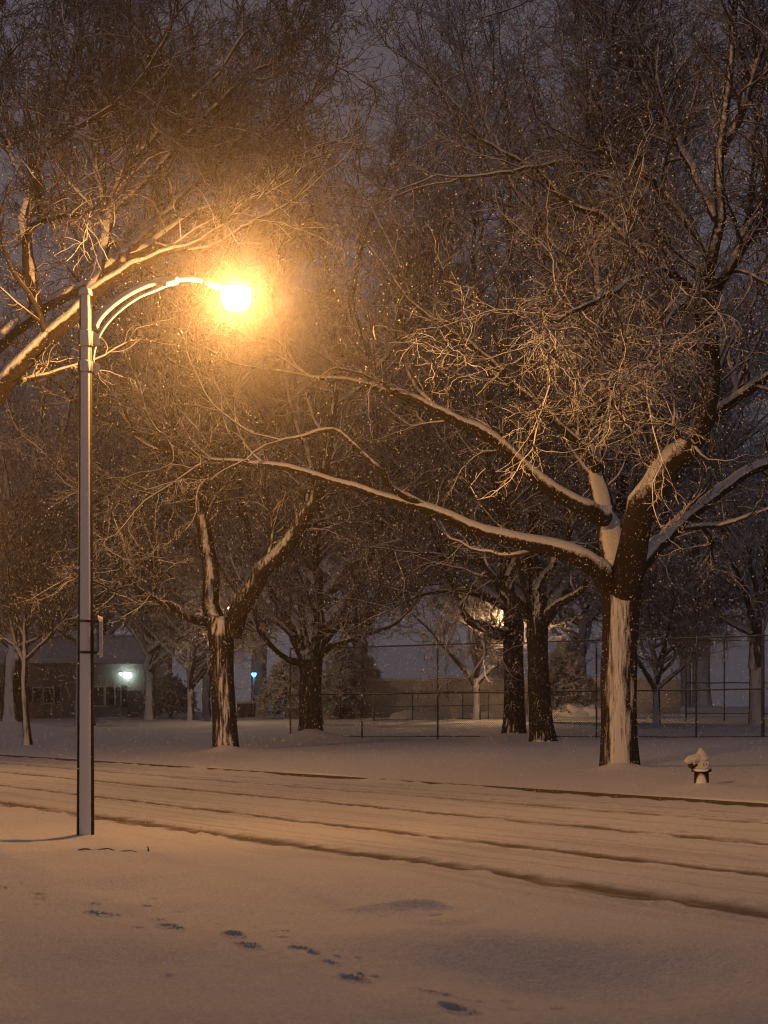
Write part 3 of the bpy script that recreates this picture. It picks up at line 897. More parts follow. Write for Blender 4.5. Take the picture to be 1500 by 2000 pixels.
tree("stout_tree", "short stout tree with low drooping crown at the left end of the fence", T_MID, 71,
     [(608, 1432, 23), (606, 1380, 21), (607, 1320, 21), (607, 1290, 24), (610, 1270, 18)], MID_L, 33, q=1.0, droop=0.10, rmin=0.009, tmat=M_TRUNK2)

TWL_L = [
    ([(1003, 1245, 19), (998, 1190, 16), (990, 1120, 13), (985, 1030, 10), (970, 930, 8), (960, 800, 6), (940, 650, 5), (930, 520, 4.2), (918, 380, 3.4), (900, 240, 2.6)], 0, 2),
    ([(1000, 1240, 12), (970, 1238, 11), (940, 1224, 9), (912, 1206, 7), (895, 1170, 5), (870, 1110, 4), (840, 1030, 3)], 0, -2),
    ([(995, 1175, 9), (960, 1120, 8), (920, 1060, 6.5), (880, 980, 5), (840, 870, 4.4), (812, 740, 3.8), (790, 600, 3.2), (775, 460, 2.6)], 0, 3),
    ([(992, 1130, 8), (1020, 1050, 7), (1040, 950, 6), (1050, 820, 5), (1060, 660, 4.2), (1065, 500, 3.4), (1060, 330, 2.6)], 0, 3),
    ([(990, 1190, 6), (940, 1165, 5), (890, 1155, 4), (830, 1160, 3), (780, 1180, 2)], 0, -1),
    ([(985, 1040, 7), (930, 980, 6), (890, 880, 5), (870, 760, 4.4), (878, 620, 3.8), (870, 480, 3.2), (850, 340, 2.6)], 1, 5),
]
tree("twin_tree", "left one of the two close trunks by the fence, thick low bough to the left", T_TWL, 68,
     [(1004, 1432, 23), (1004, 1380, 20), (1003, 1300, 19), (1003, 1240, 20), (1001, 1205, 16)], TWL_L, 44, q=1.0, droop=0.06, rmin=0.009, tmat=M_TRUNK2)
TWR_L = [
    ([(1049, 1235, 20), (1045, 1170, 17), (1040, 1100, 14), (1046, 1000, 11), (1040, 900, 8), (1025, 780, 6), (1010, 620, 4.6), (1000, 480, 3.8), (995, 340, 3.2), (985, 200, 2.6)], 0, 2),
    ([(1045, 1215, 9), (1015, 1180, 7), (980, 1145, 6), (950, 1115, 5), (915, 1095, 4), (870, 1085, 3), (820, 1080, 2)], 0, -2),
    ([(1055, 1220, 10), (1085, 1185, 8), (1115, 1168, 6.5), (1140, 1150, 5), (1150, 1120, 4), (1190, 1090, 3)], 0, -1),
    ([(1046, 1160, 9), (1080, 1100, 8), (1120, 1020, 6), (1150, 900, 5), (1175, 760, 4.2), (1200, 600, 3.6), (1225, 450, 3), (1240, 300, 2.4)], 0, 3),
    ([(1042, 1110, 8), (1000, 1040, 7), (970, 960, 6), (950, 860, 4), (960, 730, 3)], 0, -2),
    ([(1050, 1225, 6), (1020, 1130, 5), (1005, 1050, 4), (990, 970, 3)], 0, -1),
]
tree("twin_tree", "right one of the two close trunks by the fence, dark knot hole halfway up", T_TWR, 63.5,
     [(1061, 1448, 26), (1056, 1390, 22), (1051, 1300, 20), (1049, 1235, 21), (1047, 1200, 17)], TWR_L, 55, q=1.0, droop=0.06, rmin=0.009, tmat=M_TRUNK2)

# -- street tree whose trunk stands left of the picture, boughs reaching in above the lamp
b = np.array([-8.3, 30.0, 0.1]); b[2] = gz(b[0], b[1])
def bpx(x, z, d=30.0): return (750 + x / d * F, HZ - (z - EYE) / d * F)
tb = bpx(b[0], b[2]); t1 = bpx(-8.2, 2.5); t2 = bpx(-8.0, 4.4)
OV_L = [
    ([(*t2, 30), (-140, 900, 22), (-60, 830, 19), (0, 765, 17), (30, 725, 15.5), (90, 665, 14), (150, 618, 12), (200, 560, 10), (260, 520, 9), (330, 492, 6), (400, 472, 3)], 0, -2),
    ([(*t2, 26), (-160, 860, 20), (-90, 760, 17), (-30, 700, 15), (30, 645, 13), (75, 605, 12), (130, 580, 12), (190, 540, 11), (240, 505, 10), (300, 480, 8), (370, 420, 6), (450, 400, 3)], 0, 1),
    ([(40, 640, 12), (65, 590, 12), (62, 520, 11), (45, 440, 10), (60, 370, 9), (90, 290, 8), (120, 190, 6), (150, 80, 4), (160, -50, 3)], .5, 2),
    ([(160, 610, 11), (182, 560, 10), (205, 490, 10), (215, 420, 9), (235, 350, 8), (280, 290, 7), (340, 230, 5.5), (420, 150, 4), (480, 60, 3)], -.5, 2),
    ([(215, 420, 7), (270, 370, 6.5), (330, 300, 6), (400, 230, 5), (480, 150, 4.2), (550, 110, 3.2), (600, 60, 2)], 0, 3),
    ([(240, 505, 8), (300, 440, 7), (370, 370, 6), (450, 300, 5), (540, 250, 4), (620, 180, 2.5)], 0, 4),
    ([(75, 600, 8), (50, 520, 6), (60, 450, 5), (110, 425, 4), (160, 420, 3)], 0, -4),
    ([(60, 380, 7), (20, 300, 6), (-20, 200, 5), (-40, 80, 4), (-30, -60, 3)], 1, 3),
    ([(120, 190, 5), (180, 130, 4.5), (250, 60, 4), (310, -30, 3)], 2, 4),
    ([(90, 290, 6), (150, 250, 5), (230, 200, 4.2), (300, 120, 3.5), (350, 20, 2.5)], 1, -1),
    ([(*t2, 24), (-200, 760, 22), (-190, 600, 18), (-150, 420, 14), (-110, 260, 10), (-60, 80, 7), (-20, -120, 4)], 1, 4),
    ([(215, 430, 7), (190, 330, 6), (195, 220, 5), (220, 100, 4), (230, -20, 3)], 0, 2),
    ([(300, 480, 6), (360, 490, 5), (420, 480, 4), (480, 440, 3), (560, 400, 2)], 0, 1),
]
def dangling2(LP, LR, rng):
    sel = [6]
    P_, R_ = LP[sel][:, 13:], LR[sel][:, 13:]
    A = grow(P_, R_, rng, 1.3, 0.1, (30, 80), (0.4, 1.0), 9, 0.17, (0, 0, -0.16), 0.5, 0.011, leader=1)
    B = grow(*A, rng, 3.0, 0.1, (25, 70), (0.25, .75), 8, 0.24, (0, 0, -0.24), 0.7, 0.007, leader=1)
    Cc = grow(*B, rng, 5.0, 0.1, (25, 75), (0.12, 0.45), 5, 0.24, (0, 0, -0.2), 0.8, 0.006)
    return [(*A, 5), (*B, 4), (*Cc, 3)]
tree("street_tree", "overhanging tree at upper left, dark crown above the lamp, trunk past the left edge", b, 30,
     [(*tb, 50), (*t1, 44), (*t2, 42), (t2[0] + 12, t2[1] - 60, 36)], OV_L, 66, q=.95, th=1.0, droop=0.02, scale=0.5, up=.04, upb=.6, rmin=0.005, wts=[.28, .3, 1.3, 1.2, 2.0, 1.0, .5, 2, 2.2, 2, 1.2, 2, .4], extra=dangling2)

# -- sapling and bigger trunk at the left edge
SAP_L = [
    ([(49, 1290, 6), (49, 1240, 5), (48, 1180, 4), (46, 1100, 3), (44, 1010, 2)], 0, 0),
    ([(47, 1292, 5), (32, 1262, 4), (24, 1225, 3.5), (12, 1180, 3), (0, 1110, 2)], 0, .8),
    ([(50, 1290, 4), (70, 1270, 3.2), (95, 1245, 2.8), (120, 1215, 2.4), (140, 1180, 1.8)], 0, -.8),
    ([(50, 1258, 4), (75, 1245, 3), (92, 1225, 2.4), (110, 1190, 1.8)], 0, .6),
    ([(48, 1250, 4), (30, 1200, 3), (18, 1150, 2.5), (14, 1080, 1.6)], 0, -.6),
    ([(48, 1230, 3.5), (62, 1180, 3), (78, 1120, 2.4), (90, 1050, 1.6)], 0, .5),
    ([(30, 1262, 3.5), (5, 1245, 3), (-25, 1220, 2)], 0, .2),
    ([(48, 1210, 3.5), (38, 1140, 3), (34, 1080, 2.2), (30, 1020, 1.5)], 0, .5),
]
tree("young_tree", "slender young tree at the left edge, thin upright branches", T_SAP, 75,
     [(54, 1456, 9), (50, 1400, 7), (47, 1340, 6.5), (48, 1295, 7), (48, 1275, 5)], SAP_L, 77, q=1.3, droop=-0.02, up=.16, rmin=0.008, scale=0.5)
LFT_L = [
    ([(30, 1290, 15), (34, 1220, 12), (40, 1130, 10), (50, 1020, 8), (70, 880, 6), (90, 740, 4)], 0, 1),
    ([(28, 1270, 10), (5, 1200, 8), (-25, 1120, 7), (-50, 1000, 5)], 0, 2),
    ([(36, 1220, 9), (75, 1150, 7), (120, 1050, 6), (160, 930, 4), (190, 800, 3)], 0, 3),
    ([(44, 1080, 8), (20, 980, 6), (0, 860, 5), (-10, 720, 3)], 0, 2),
    ([(36, 1160, 7), (90, 1040, 6), (110, 920, 5), (140, 780, 3)], 0, -2),
]
tree("park_tree", "thick hazy trunk close behind the young tree at the left edge", T_LFT, 100,
     [(22, 1410, 19), (22, 1350, 16), (24, 1300, 16), (30, 1270, 14)], LFT_L, 88, q=0.7, droop=0.03, rmin=0.011)

# ------------------------------------------------------------------ chain-link fences
def fence(name, label, A, B, zA, zB, H, xs_posts, thick=(), mid=0.48, wires=True, step=0.09):
    """from A to B (x, y); posts at the given fractions"""
    A = np.array([*A, zA]); B = np.array([*B, zB])
    root = empty(name, tuple(A))
    tag(root, label, "fence")
    D = B - A; Ln = np.linalg.norm(D[:2])
    for k, f in enumerate(xs_posts):
        p = A + D * f - A
        r = 0.06 if k in thick else 0.036
        P = np.array([[p + [0, 0, -0.3], p + [0, 0, H * .5], p + [0, 0, H + (0.6 if k in thick else 0.06)]]])
        V, Q = tubes(P, np.full((1, 3), r), 10); V, Q = cap_ends(V, Q, 3, 10)
        mesh_np("post", V, Q, M_GALV, root)
    for h, r in ((H, 0.028), (H * mid, 0.032), (0.06, 0.024)):
        n = 14
        t = np.linspace(0, 1, n)[:, None]
        P = (D[None] * t + [0, 0, h])
        P[:, 2] += 0.012 * np.sin(np.arange(n) * 1.9)
        V, Q = tubes(P[None], np.full((1, n), r), 8); V, Q = cap_ends(V, Q, n, 8)
        mesh_np("rail", V, Q, M_GALV, root)
    if wires:
        dirn = D / Ln
        segs = []
        for sgn in (1, -1):
            a = np.arange(-H, Ln + H, step)
            for a0 in a:
                # line runs at 45 degrees: s = a0 + sgn*h
                h0, h1 = 0.0, H
                s0, s1 = a0 + sgn * h0, a0 + sgn * h1
                for lo in (0, Ln):
                    pass
                if sgn > 0:
                    if s0 < 0: h0 = -a0
                    if s1 > Ln: h1 = Ln - a0
                else:
                    if s1 < 0: h1 = a0
                    if s0 > Ln: h0 = a0 - Ln
                if h1 - h0 < 0.05: continue
                hs = np.linspace(h0, h1, 5)
                segs.append(np.stack([dirn[0] * (a0 + sgn * hs), dirn[1] * (a0 + sgn * hs) + 0.004 * sgn, dirn[2] * (a0 + sgn * hs) + hs + 0.03], 1))
        P = np.array(segs)
        V, Q = tubes(P, np.full(P.shape[:2], 0.0045), 3)
        mesh_np("chain_link_mesh", V, Q, M_WIRE, root)
    return root

def fence_at(px, base=(2.0, 72.4), dv=(11.4, -6.5)):
    q = (px - 750) / F
    t = (q * base[1] - base[0]) / (dv[0] - q * dv[1])
    return np.array([base[0] + dv[0] * t, base[1] + dv[1] * t]), t
(fa, ta), (fb, tb_) = fence_at(567), fence_at(1700)
def zneed(px, py, d): return EYE + (HZ - py) * d / F
posts = [567, 707, 855, 1005, 1165, 1360, 1490, 1620, 1700]
fr = [(fence_at(p)[1] - ta) / (tb_ - ta) for p in posts]
# ground brought up to the foot of the fence
zA = zneed(567, 1441, fa[1]); zB = zneed(1700, 1442, fb[1])
fence("chain_link_fence", "tall chain link fence running behind the twin trunks and the biggest tree", fa, fb, zA, zB, 3.66, fr, thick=(6,))
(ga, _), (gb, _) = fence_at(1340, (11.0, 90.0), (10, -1.0)), fence_at(1640, (11.0, 90.0), (10, -1.0))
fence("chain_link_fence", "farther chain link fence section glimpsed behind the fence at the right edge", ga, gb, zneed(1340, 1396, ga[1]), zneed(1640, 1396, gb[1]), 3.6, [0, .25, .5, .75, 1], mid=0.43, wires=False)
def low_fence():
    d = 104
    a, b2 = p2w(730, 1385, d), p2w(1010, 1382, d)
    fence("low_fence", "low thin wire fence far across the lawn left of the twin trunks", a[:2], b2[:2], gz(a[0], a[1]), gz(b2[0], b2[1]), 1.6, [0, .27, .62, .8, 1], mid=0.5, wires=False)
low_fence()

# ------------------------------------------------------------------ far side of the park: wall, house, boxes, shrubs
M_WALLP = snowy("pale_wall_paint", (0.42, 0.40, 0.39), (0, -0.3, 0.95), 0.7, 0.85, 3, 0.2, base2=(0.5, 0.48, 0.47), bscale=1.5)
M_SIDING = snowy("house_siding", (0.30, 0.20, 0.16), (0, -0.3, 0.95), 0.7, 0.85, 3, 0.2, base2=(0.36, 0.26, 0.21), bscale=2)
M_SIDING2 = snowy("house_siding_grey", (0.24, 0.21, 0.20), (0, -0.3, 0.95), 0.7, 0.85, 3, 0.2, base2=(0.30, 0.27, 0.26), bscale=2)
M_GLASS = new_mat("window_glass")[0]
setp(M_GLASS.node_tree.nodes["Principled BSDF"], (0.02, 0.022, 0.026), 0.15)
M_FRAME = new_mat("window_frame")[0]
setp(M_FRAME.node_tree.nodes["Principled BSDF"], (0.5, 0.48, 0.46), 0.6)
M_SHUT = new_mat("shutter_paint")[0]
setp(M_SHUT.node_tree.nodes["Principled BSDF"], (0.03, 0.025, 0.03), 0.6)

def long_wall():
    d = 112.0
    a, b2 = p2w(560, 1388, d), p2w(1330, 1388, d - 4)
    zc = min(gz(a[0], a[1]), gz(b2[0], b2[1]))
    root = empty("boundary_wall", tuple(a[:2]) + (zc,))
    tag(root, "long low pale wall with snow on top, far behind the twin trunks", "wall")
    L = np.linalg.norm((b2 - a)[:2]); rz = math.atan2(b2[1] - a[1], b2[0] - a[0])
    root.rotation_euler = (0, 0, rz)
    h = zneed(950, 1330, d) - zc
    bm = bmesh.new(); add_box(bm, (L / 2, 0, h / 2 - .3), (L, 0.3, h + .6)); bm_obj("wall", bm, M_WALLP, root)
    bm = bmesh.new(); add_box(bm, (L / 2, 0, h + .06), (L + .1, 0.42, .12), bev=.04); bm_obj("snow_coping", bm, M_SNOWB, root, smooth=False)
    n = 7
    for k in range(n):
        bm = bmesh.new(); add_box(bm, (L * (k + .5) / n, -0.19, h / 2 - .3), (0.35, 0.075, h + .55)); bm_obj("pier", bm, M_WALLP, root)
long_wall()

def house():
    d = 132.0
    x0, x1 = (-90 - 750) * d / F, (283 - 750) * d / F
    z0 = gz((x0 + x1) / 2, d) - 0.1
    root = empty("house", (x0, d, z0))
    tag(root, "low hazy house with snowy roof and lit white porch light across the lawn", "house")
    Lx, dep, h = x1 - x0, 9.0, zneed(0, 1296, d) - z0
    bm = bmesh.new(); add_box(bm, (Lx / 2, dep / 2, h / 2), (Lx, dep, h)); 
    bm_obj("wall", bm, M_SIDING2, root)
    bm = bmesh.new(); add_box(bm, (Lx * 0.24, -0.06, 0.62), (Lx * 0.47, 0.10, 1.3)); bm_obj("brick_skirt", bm, M_SIDING, root)
    bm = bmesh.new()
    rh = 2.0; ov = 0.5
    pr = [(-ov, h + 0.02), (dep / 2, h + rh), (dep + ov, h + 0.02), (dep + ov, h + .22), (dep / 2, h + rh + .25), (-ov, h + .22)]
    va = [bm.verts.new((-ov, y, z)) for y, z in pr]; vb = [bm.verts.new((Lx + ov, y, z)) for y, z in pr]
    for i in range(6):
        bm.faces.new((va[i], va[(i + 1) % 6], vb[(i + 1) % 6], vb[i]))
    bm.faces.new(va); bm.faces.new(vb)
    rf = bm_obj("roof", bm, M_SNOWB, root)
    bm = bmesh.new(); add_box(bm, (Lx * 0.55, dep * .42, h + rh), (0.8, 0.7, 1.6)); bm_obj("chimney", bm, M_SIDING, rf)
    for xx in (0.0, Lx):
        bm = bmesh.new()
        bm.faces.new([bm.verts.new((xx, 0, h)), bm.verts.new((xx, dep, h)), bm.verts.new((xx, dep / 2, h + rh))])
        bm_obj("gable", bm, M_SIDING2, root)
    for px, wd, hh, zc in ((85, 1.6, 1.2, 1.75), (205, 2.0, 1.5, 1.7), (225, .9, 1.5, 1.7), (-30, 1.6, 1.2, 1.75)):
        cx = (px - 750) * d / F - x0
        bm = bmesh.new(); add_box(bm, (cx, -0.05, zc), (wd, 0.08, hh)); add_box(bm, (cx, -0.11, zc), (0.07, 0.05, hh))
        w_ = bm_obj("window", bm, M_FRAME, root)
        bm = bmesh.new(); add_box(bm, (cx - wd * .24, -0.10, zc), (wd * .40, 0.03, hh * .84)); add_box(bm, (cx + wd * .24, -0.10, zc), (wd * .40, 0.03, hh * .84)); bm_obj("pane", bm, M_GLASS, w_)
        for sg in (-1, 1):
            bm = bmesh.new(); add_box(bm, (cx + sg * (wd / 2 + .22), -0.04, zc), (0.36, 0.06, hh)); bm_obj("shutter", bm, M_SHUT, root)
    # door and porch light
    cx = (262 - 750) * d / F - x0
    bm = bmesh.new(); add_box(bm, (cx, -0.04, 1.05), (0.95, 0.07, 2.1)); dr = bm_obj("door", bm, M_SHUT, root)
    bm = bmesh.new(); add_box(bm, (cx - .36, -0.10, 1.0), (0.06, 0.06, 0.14)); bm_obj("handle", bm, M_GALV, dr)
    M_FL = lit_glass("porch_flood_light", (0.72, 1.0, 0.85), 7.0)
    for px, wd, zz in ((250, .52, 1319), (237, .22, 1316)):
        c = p2w(px, zz, d)
        bm = bmesh.new(); add_box(bm, (c[0] - x0, -0.34, c[2] - z0), (wd, 0.3, wd * .72), bev=.05); l_ = bm_obj("porch_light", bm, M_FL, root)
        bm = bmesh.new(); add_box(bm, (c[0] - x0, -0.1, c[2] - z0 + wd * .3), (.12, .2, .12)); bm_obj("mount", bm, M_SHUT, l_)
        bulb(l_, (c[0] - x0, -0.34, c[2] - z0), (.72, 1.0, .85), 12 * wd ** 2, wd * .25, 0.0)
house()

def box_thing(name, label, cat, px0, px1, py0, py1, d, mat, dep=0.6, snow=0.1):
    a, b2 = p2w(px0, py1, d), p2w(px1, py0, d)
    cx = (a[0] + b2[0]) / 2; wd = b2[0] - a[0]; z0 = gz(cx, d)
    h = max(b2[2] - z0, .3)
    root = empty(name, (cx, d, z0))
    tag(root, label, cat)
    bm = bmesh.new(); add_box(bm, (0, 0, h / 2 - .1), (wd, dep, h + .2), bev=.03); bm_obj("body", bm, mat, root)
    bm = bmesh.new(); add_box(bm, (0, -dep / 2 - .015, h * .5), (wd * .8, .03, h * .7)); bm_obj("door", bm, mat, root)
    if snow:
        bm = bmesh.new(); add_box(bm, (0, 0, h + snow / 2), (wd + .06, dep + .06, snow), bev=min(.045, snow * .4)); bm_obj("snow_cap", bm, M_SNOWB, root)
box_thing("utility_box", "dark low box with snowy top on the far lawn, right of the forked tree", "box", 464, 497, 1374, 1392, 118, M_DARK, .8, .16)
box_thing("cabinet", "narrow pale cabinet standing beside the dark low box on the far lawn", "cabinet", 499, 517, 1362, 1392, 119, M_WALLP, .5, .08)

# ------------------------------------------------------------------ far lamps
def park_lamp(px, py, d, col, s, r, label, arm=0.0, watt=0):
    p = p2w(px, py, d)
    z0 = gz(p[0], p[1])
    root = empty("park_lamp", (p[0], p[1], z0))
    tag(root, label, "lamp", "distant lamps beyond the lawn")
    h = p[2] - z0
    V, Q = tubes(np.array([[[arm, 0, -.3], [arm, 0, h * .5], [arm, 0, h + .25]]]), np.array([[.10, .08, .06]]), 12); V, Q = cap_ends(V, Q, 3, 12)
    mesh_np("pole", V, Q, M_DARK, root)
    if arm:
        C, rr = curve_tube([(arm, 0, h + .1), (arm * .5, 0, h + .35), (0.0, 0, h + .3)], [.05, .045, .04], 12, 8)
        V, Q = tubes(C[None], rr[None], 8); V, Q = cap_ends(V, Q, 12, 8); mesh_np("arm", V, Q, M_DARK, root)
    V, Q = lathe([(0.01, r * 1.5), (r * .8, r * 1.25), (r * 1.25, r * .7), (r * 1.2, r * .6), (0.01, r * .75)], 16, (0, 0, h)); mesh_np("hood", V, Q, M_DARK, root)
    V, Q = lathe([(r * .9, r * .6), (r, 0), (r * .8, -r * .6), (r * .4, -r * .9), (.005, -r)], 14, (0, 0, h)); mesh_np("lamp_glass", V, Q, lit_glass("lamp_glass_lit", col, s), root)
    if watt: bulb(root, (0, 0, h), col, watt, r * .6, .5)
park_lamp(1001, 1196, 100, (1.0, 0.55, 0.25), 14, 0.17, "far orange lamp shining through branches behind the twin trunks", arm=0.2, watt=4000)
park_lamp(452, 1188, 104, (1.0, 0.62, 0.34), 6, 0.22, "added warm lamp standing in for a lit facade seen through the forked tree", arm=-0.8, watt=700)  # lamp and pole added in place of a lit house front
park_lamp(1085, 1303, 126, (1.0, 0.78, 0.40), 12, 0.11, "tiny far yellow lamp right of the twin trunks", watt=25)
park_lamp(496, 1317, 128, (0.09, 0.42, 1.0), 5, 0.17, "far blue lamp right of the forked tree", watt=25)

# ------------------------------------------------------------------ trees beyond the fence
def generic_limbs(rng, h, spread, n, d, px0=750.0, py0=1400.0, r0=.3):
    """limb pixel lists for a generic crown: h, spread in metres"""
    s = F / d
    out = []
    zf = h * rng.uniform(.16, .22)
    lead = [(px0 + rng.normal(0, 4), py0 - zf * s, r0 * .75 * s)]
    x = px0
    for k in range(1, 7):
        x += rng.normal(0, .25) * s
        lead.append((x, py0 - (zf + (h * .85 - zf) * k / 6) * s, r0 * s * (.75 - .115 * k)))
    out.append((lead, 0, rng.uniform(-1, 1)))
    for k in range(n):
        f = k / n
        z0 = zf + (h * .55 - zf) * f * rng.uniform(.8, 1.1)
        az = rng.uniform(0, 2 * math.pi)
        ex = math.cos(az) * spread * rng.uniform(.6, 1.0) * (1 - .35 * f); ey = math.sin(az) * spread * rng.uniform(.5, 1.0)
        z1 = z0 + h * rng.uniform(.18, .42)
        r_ = r0 * (.62 - .3 * f)
        pts = []
        for j in range(7):
            t = j / 6
            pts.append((px0 + ex * s * t + rng.normal(0, .12) * s * t, py0 - (z0 + (z1 - z0) * t ** .85) * s, max(r_ * (1 - .8 * t), .03) * s))
        out.append((pts, 0, ey))
    return out, [(px0, py0, r0 * s), (px0 + 2, py0 - zf * .5 * s, r0 * .9 * s), (px0, py0 - zf * s, r0 * .95 * s), (px0, py0 - zf * 1.15 * s, r0 * .7 * s)]

def far_proto(seed, h, spread, n, q, rmin, r0, droop):
    rng = np.random.default_rng(seed)
    L_, T_ = generic_limbs(rng, h, spread, n, 90.0, r0=r0)
    b0 = p2w(750, 1400, 90.0)
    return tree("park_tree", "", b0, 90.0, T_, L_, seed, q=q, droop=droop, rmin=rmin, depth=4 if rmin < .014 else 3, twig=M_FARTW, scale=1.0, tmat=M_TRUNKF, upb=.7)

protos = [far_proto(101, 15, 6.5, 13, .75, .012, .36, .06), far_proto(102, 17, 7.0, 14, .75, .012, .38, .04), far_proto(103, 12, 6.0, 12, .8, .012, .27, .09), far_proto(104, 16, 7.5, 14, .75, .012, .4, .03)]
placed = [False] * 4
def far_tree(k, px, d, rz, sc, label, py=None):
    o = protos[k] if not placed[k] else copy_tree(protos[k])
    placed[k] = True
    x = (px - 750) * d / F
    o.location = (x, d, gz(x, d) - .05)
    o.rotation_euler = (0, 0, rz)
    o.scale = (sc, sc, sc)
    o['label'] = label
    o['category'] = "tree"
    o['group'] = "hazy trees standing on the far lawn"
G = far_tree
G(0, 292, 116, 0.4, .95, "hazy leaning tree right of the white porch light")
G(2, 372, 112, 1.9, .80, "thin hazy trunk just left of the forked tree, the nearer of two")
G(3, 404, 124, 2.8, .75, "thin hazy trunk hidden partly by the forked tree, farthest left of it")
G(2, 1282, 92, 0.9, .72, "small hazy tree with low fork right of the biggest trunk, behind the fence")
G(1, 1478, 88, 3.7, .95, "hazy trunk by the thick fence post at the right edge")
G(1, 610, 100, 2.2, 1.5, "tall bare tree hidden low down by the stout trunk, crown rising under the sky gap")
G(3, 1050, 98, 5.0, 1.45, "bare tree right behind the right twin trunk, crown filling the space above it")
G(0, 1214, 90, 3.0, 1.5, "bare tree right behind the biggest trunk, its own trunk hidden")
G(0, 166, 104, 4.4, 1.5, "bare tree straight behind the lamp pole, left of the porch light")
G(1, 26, 124, 5.5, 1.5, "bare tree behind the thick hazy trunk at the left house wall")
G(3, 432, 108, 0.2, 1.45, "bare tree hidden low down by the forked tree trunk, upright crown")

G(2, 930, 103, 0.7, .85, "hazy tree lit gold by the far lamp, left of the twin trunks")  # tree added so its crown catches the far lamp's light

def woods():
    """the mass of bare trees along the far edge of the park that reads as one brown haze of twigs"""
    rng = np.random.default_rng(303)
    src = []
    for p in protos:
        src.append([(c.data, c.matrix_basis.copy()) for c in p.children])
    arr = []
    for s_ in src:
        Vs, Qs, off = [], [], 0
        for me, mb in s_:
            if me.name.startswith("trunk") or True:
                v = np.empty(len(me.vertices) * 3, np.float32); me.vertices.foreach_get("co", v); v = v.reshape(-1, 3)
                l = np.empty(len(me.loops), np.int32); me.loops.foreach_get("vertex_index", l); q = l.reshape(-1, 4)
                Vs.append(v); Qs.append(q + off); off += len(v)
        arr.append((np.concatenate(Vs), np.concatenate(Qs)))
    parts = []
    xs = np.linspace(-40, 44, 12)
    for i, x0 in enumerate(xs):
        k = int(rng.integers(0, 4)); V, Q = arr[k]
        y = rng.uniform(136, 165); x = x0 + rng.normal(0, 2.5)
        a = rng.uniform(0, 6.28); sc = rng.uniform(1.5, 1.8)
        ca, sa = math.cos(a) * sc, math.sin(a) * sc
        W = np.stack([V[:, 0] * ca - V[:, 1] * sa + x, V[:, 0] * sa + V[:, 1] * ca + y, V[:, 2] * sc + gz(x, y)], 1)
        parts.append((W, Q))
    V, Q = join(parts)
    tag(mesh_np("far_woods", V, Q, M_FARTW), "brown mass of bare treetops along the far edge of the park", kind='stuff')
woods()

# snow-laden evergreens and shrubs along the far edge
def evergreen(px, d, h, rad, seed, label, blunt=0.0):
    rng = np.random.default_rng(seed)
    x = (px - 750) * d / F; z0 = gz(x, d)
    root = empty("evergreen", (x, d, z0))
    tag(root, label, "evergreen", "snow laden evergreens on the far lawn")
    V, Q = tubes(np.array([[[0, 0, -.2], [0, 0, h * .5], [0, 0, h]]]), np.array([[.14, .1, .03]]), 8)
    mesh_np("trunk", V, Q, M_TRUNK2, root)
    n = int(h * 42)
    t = rng.random(n) ** .8
    zz = .25 + t * (h - .3); R_ = rad * ((1 - t) ** (.75 - .4 * blunt)) + .12
    az = rng.uniform(0, 6.283, n); el = rng.uniform(-.1, .35, n)
    K = 6
    C = np.empty((n, K, 3))
    L_ = R_ * rng.uniform(.75, 1.1, n)
    for k in range(K):
        s_ = k / (K - 1)
        rr = L_ * s_
        C[:, k, 0] = np.cos(az) * rr; C[:, k, 1] = np.sin(az) * rr
        C[:, k, 2] = zz + rr * np.tan(el) - .35 * rr * s_ * s_
    rad_ = np.linspace(.03, .012, K)[None] * np.ones((n, 1))
    A = (C, rad_)
    B = grow(*A, rng, 9, .15, (35, 70), (.18, .5), 4, .12, (0, 0, -.12), .9, .018, flat=.7)
    # needle tufts: flattened blades
    tw = grow(*B, rng, 16, .05, (30, 70), (.10, .2), 3, .1, (0, 0, -.1), 1.0, .022, tip=.6)
    V, Q = join([tubes(*A, 4), tubes(*B, 3), tubes(*tw, 3)])
    mesh_np("boughs", V, Q, M_CONIF, root)
evergreen(560, 112, 3.6, 2.0, 5, "wide snow laden evergreen left of the stout tree trunk", .8)
evergreen(668, 110, 4.6, 2.0, 6, "snow laden evergreen right of the stout tree, dark drooping boughs", .5)
evergreen(715, 116, 3.8, 1.6, 7, "smaller snow laden evergreen second to the right of the stout tree", .5)
evergreen(333, 121, 2.7, 2.1, 8, "pale round snow covered bush right of the leaning hazy tree", 1.0)
evergreen(1105, 108, 4.5, 1.9, 9, "dark evergreen behind the fence right of the twin trunks", .4)

def mound_shrub(px, d, w_, h, seed, label):
    rng = np.random.default_rng(seed)
    x = (px - 750) * d / F; z0 = gz(x, d)
    root = empty("snowy_shrub", (x, d, z0)); tag(root, label, "shrub", "low snow covered shrubs along the far wall")
    bm = bmesh.new(); bmesh.ops.create_icosphere(bm, subdivisions=4, radius=1)
    for v in bm.verts:
        n = 1 + .35 * float(fbm(np.array([v.co.x * 1.8 + seed]), np.array([v.co.y * 1.8 + v.co.z * 1.3]), 3)[0])
        v.co = Vector((v.co.x * w_ / 2 * n, v.co.y * w_ * .35 * n, max(v.co.z, -.2) * h * n))
    bm_obj("snow_cover", bm, M_SNOWB, root, smooth=True)
    n = 60
    az = rng.uniform(0, 6.28, n); r_ = rng.uniform(.1, .42, n) * w_
    C = np.empty((n, 4, 3))
    for k in range(4):
        s_ = k / 3
        C[:, k] = np.stack([np.cos(az) * r_ * (.6 + .5 * s_), np.sin(az) * r_ * .7 * (.6 + .5 * s_) , h * (.2 + 1.0 * s_) * rng.uniform(.8, 1.1, n)], 1)
    V, Q = tubes(C, np.full((n, 4), .012), 3)
    mesh_np("twigs", V, Q, M_SHRUB, root)
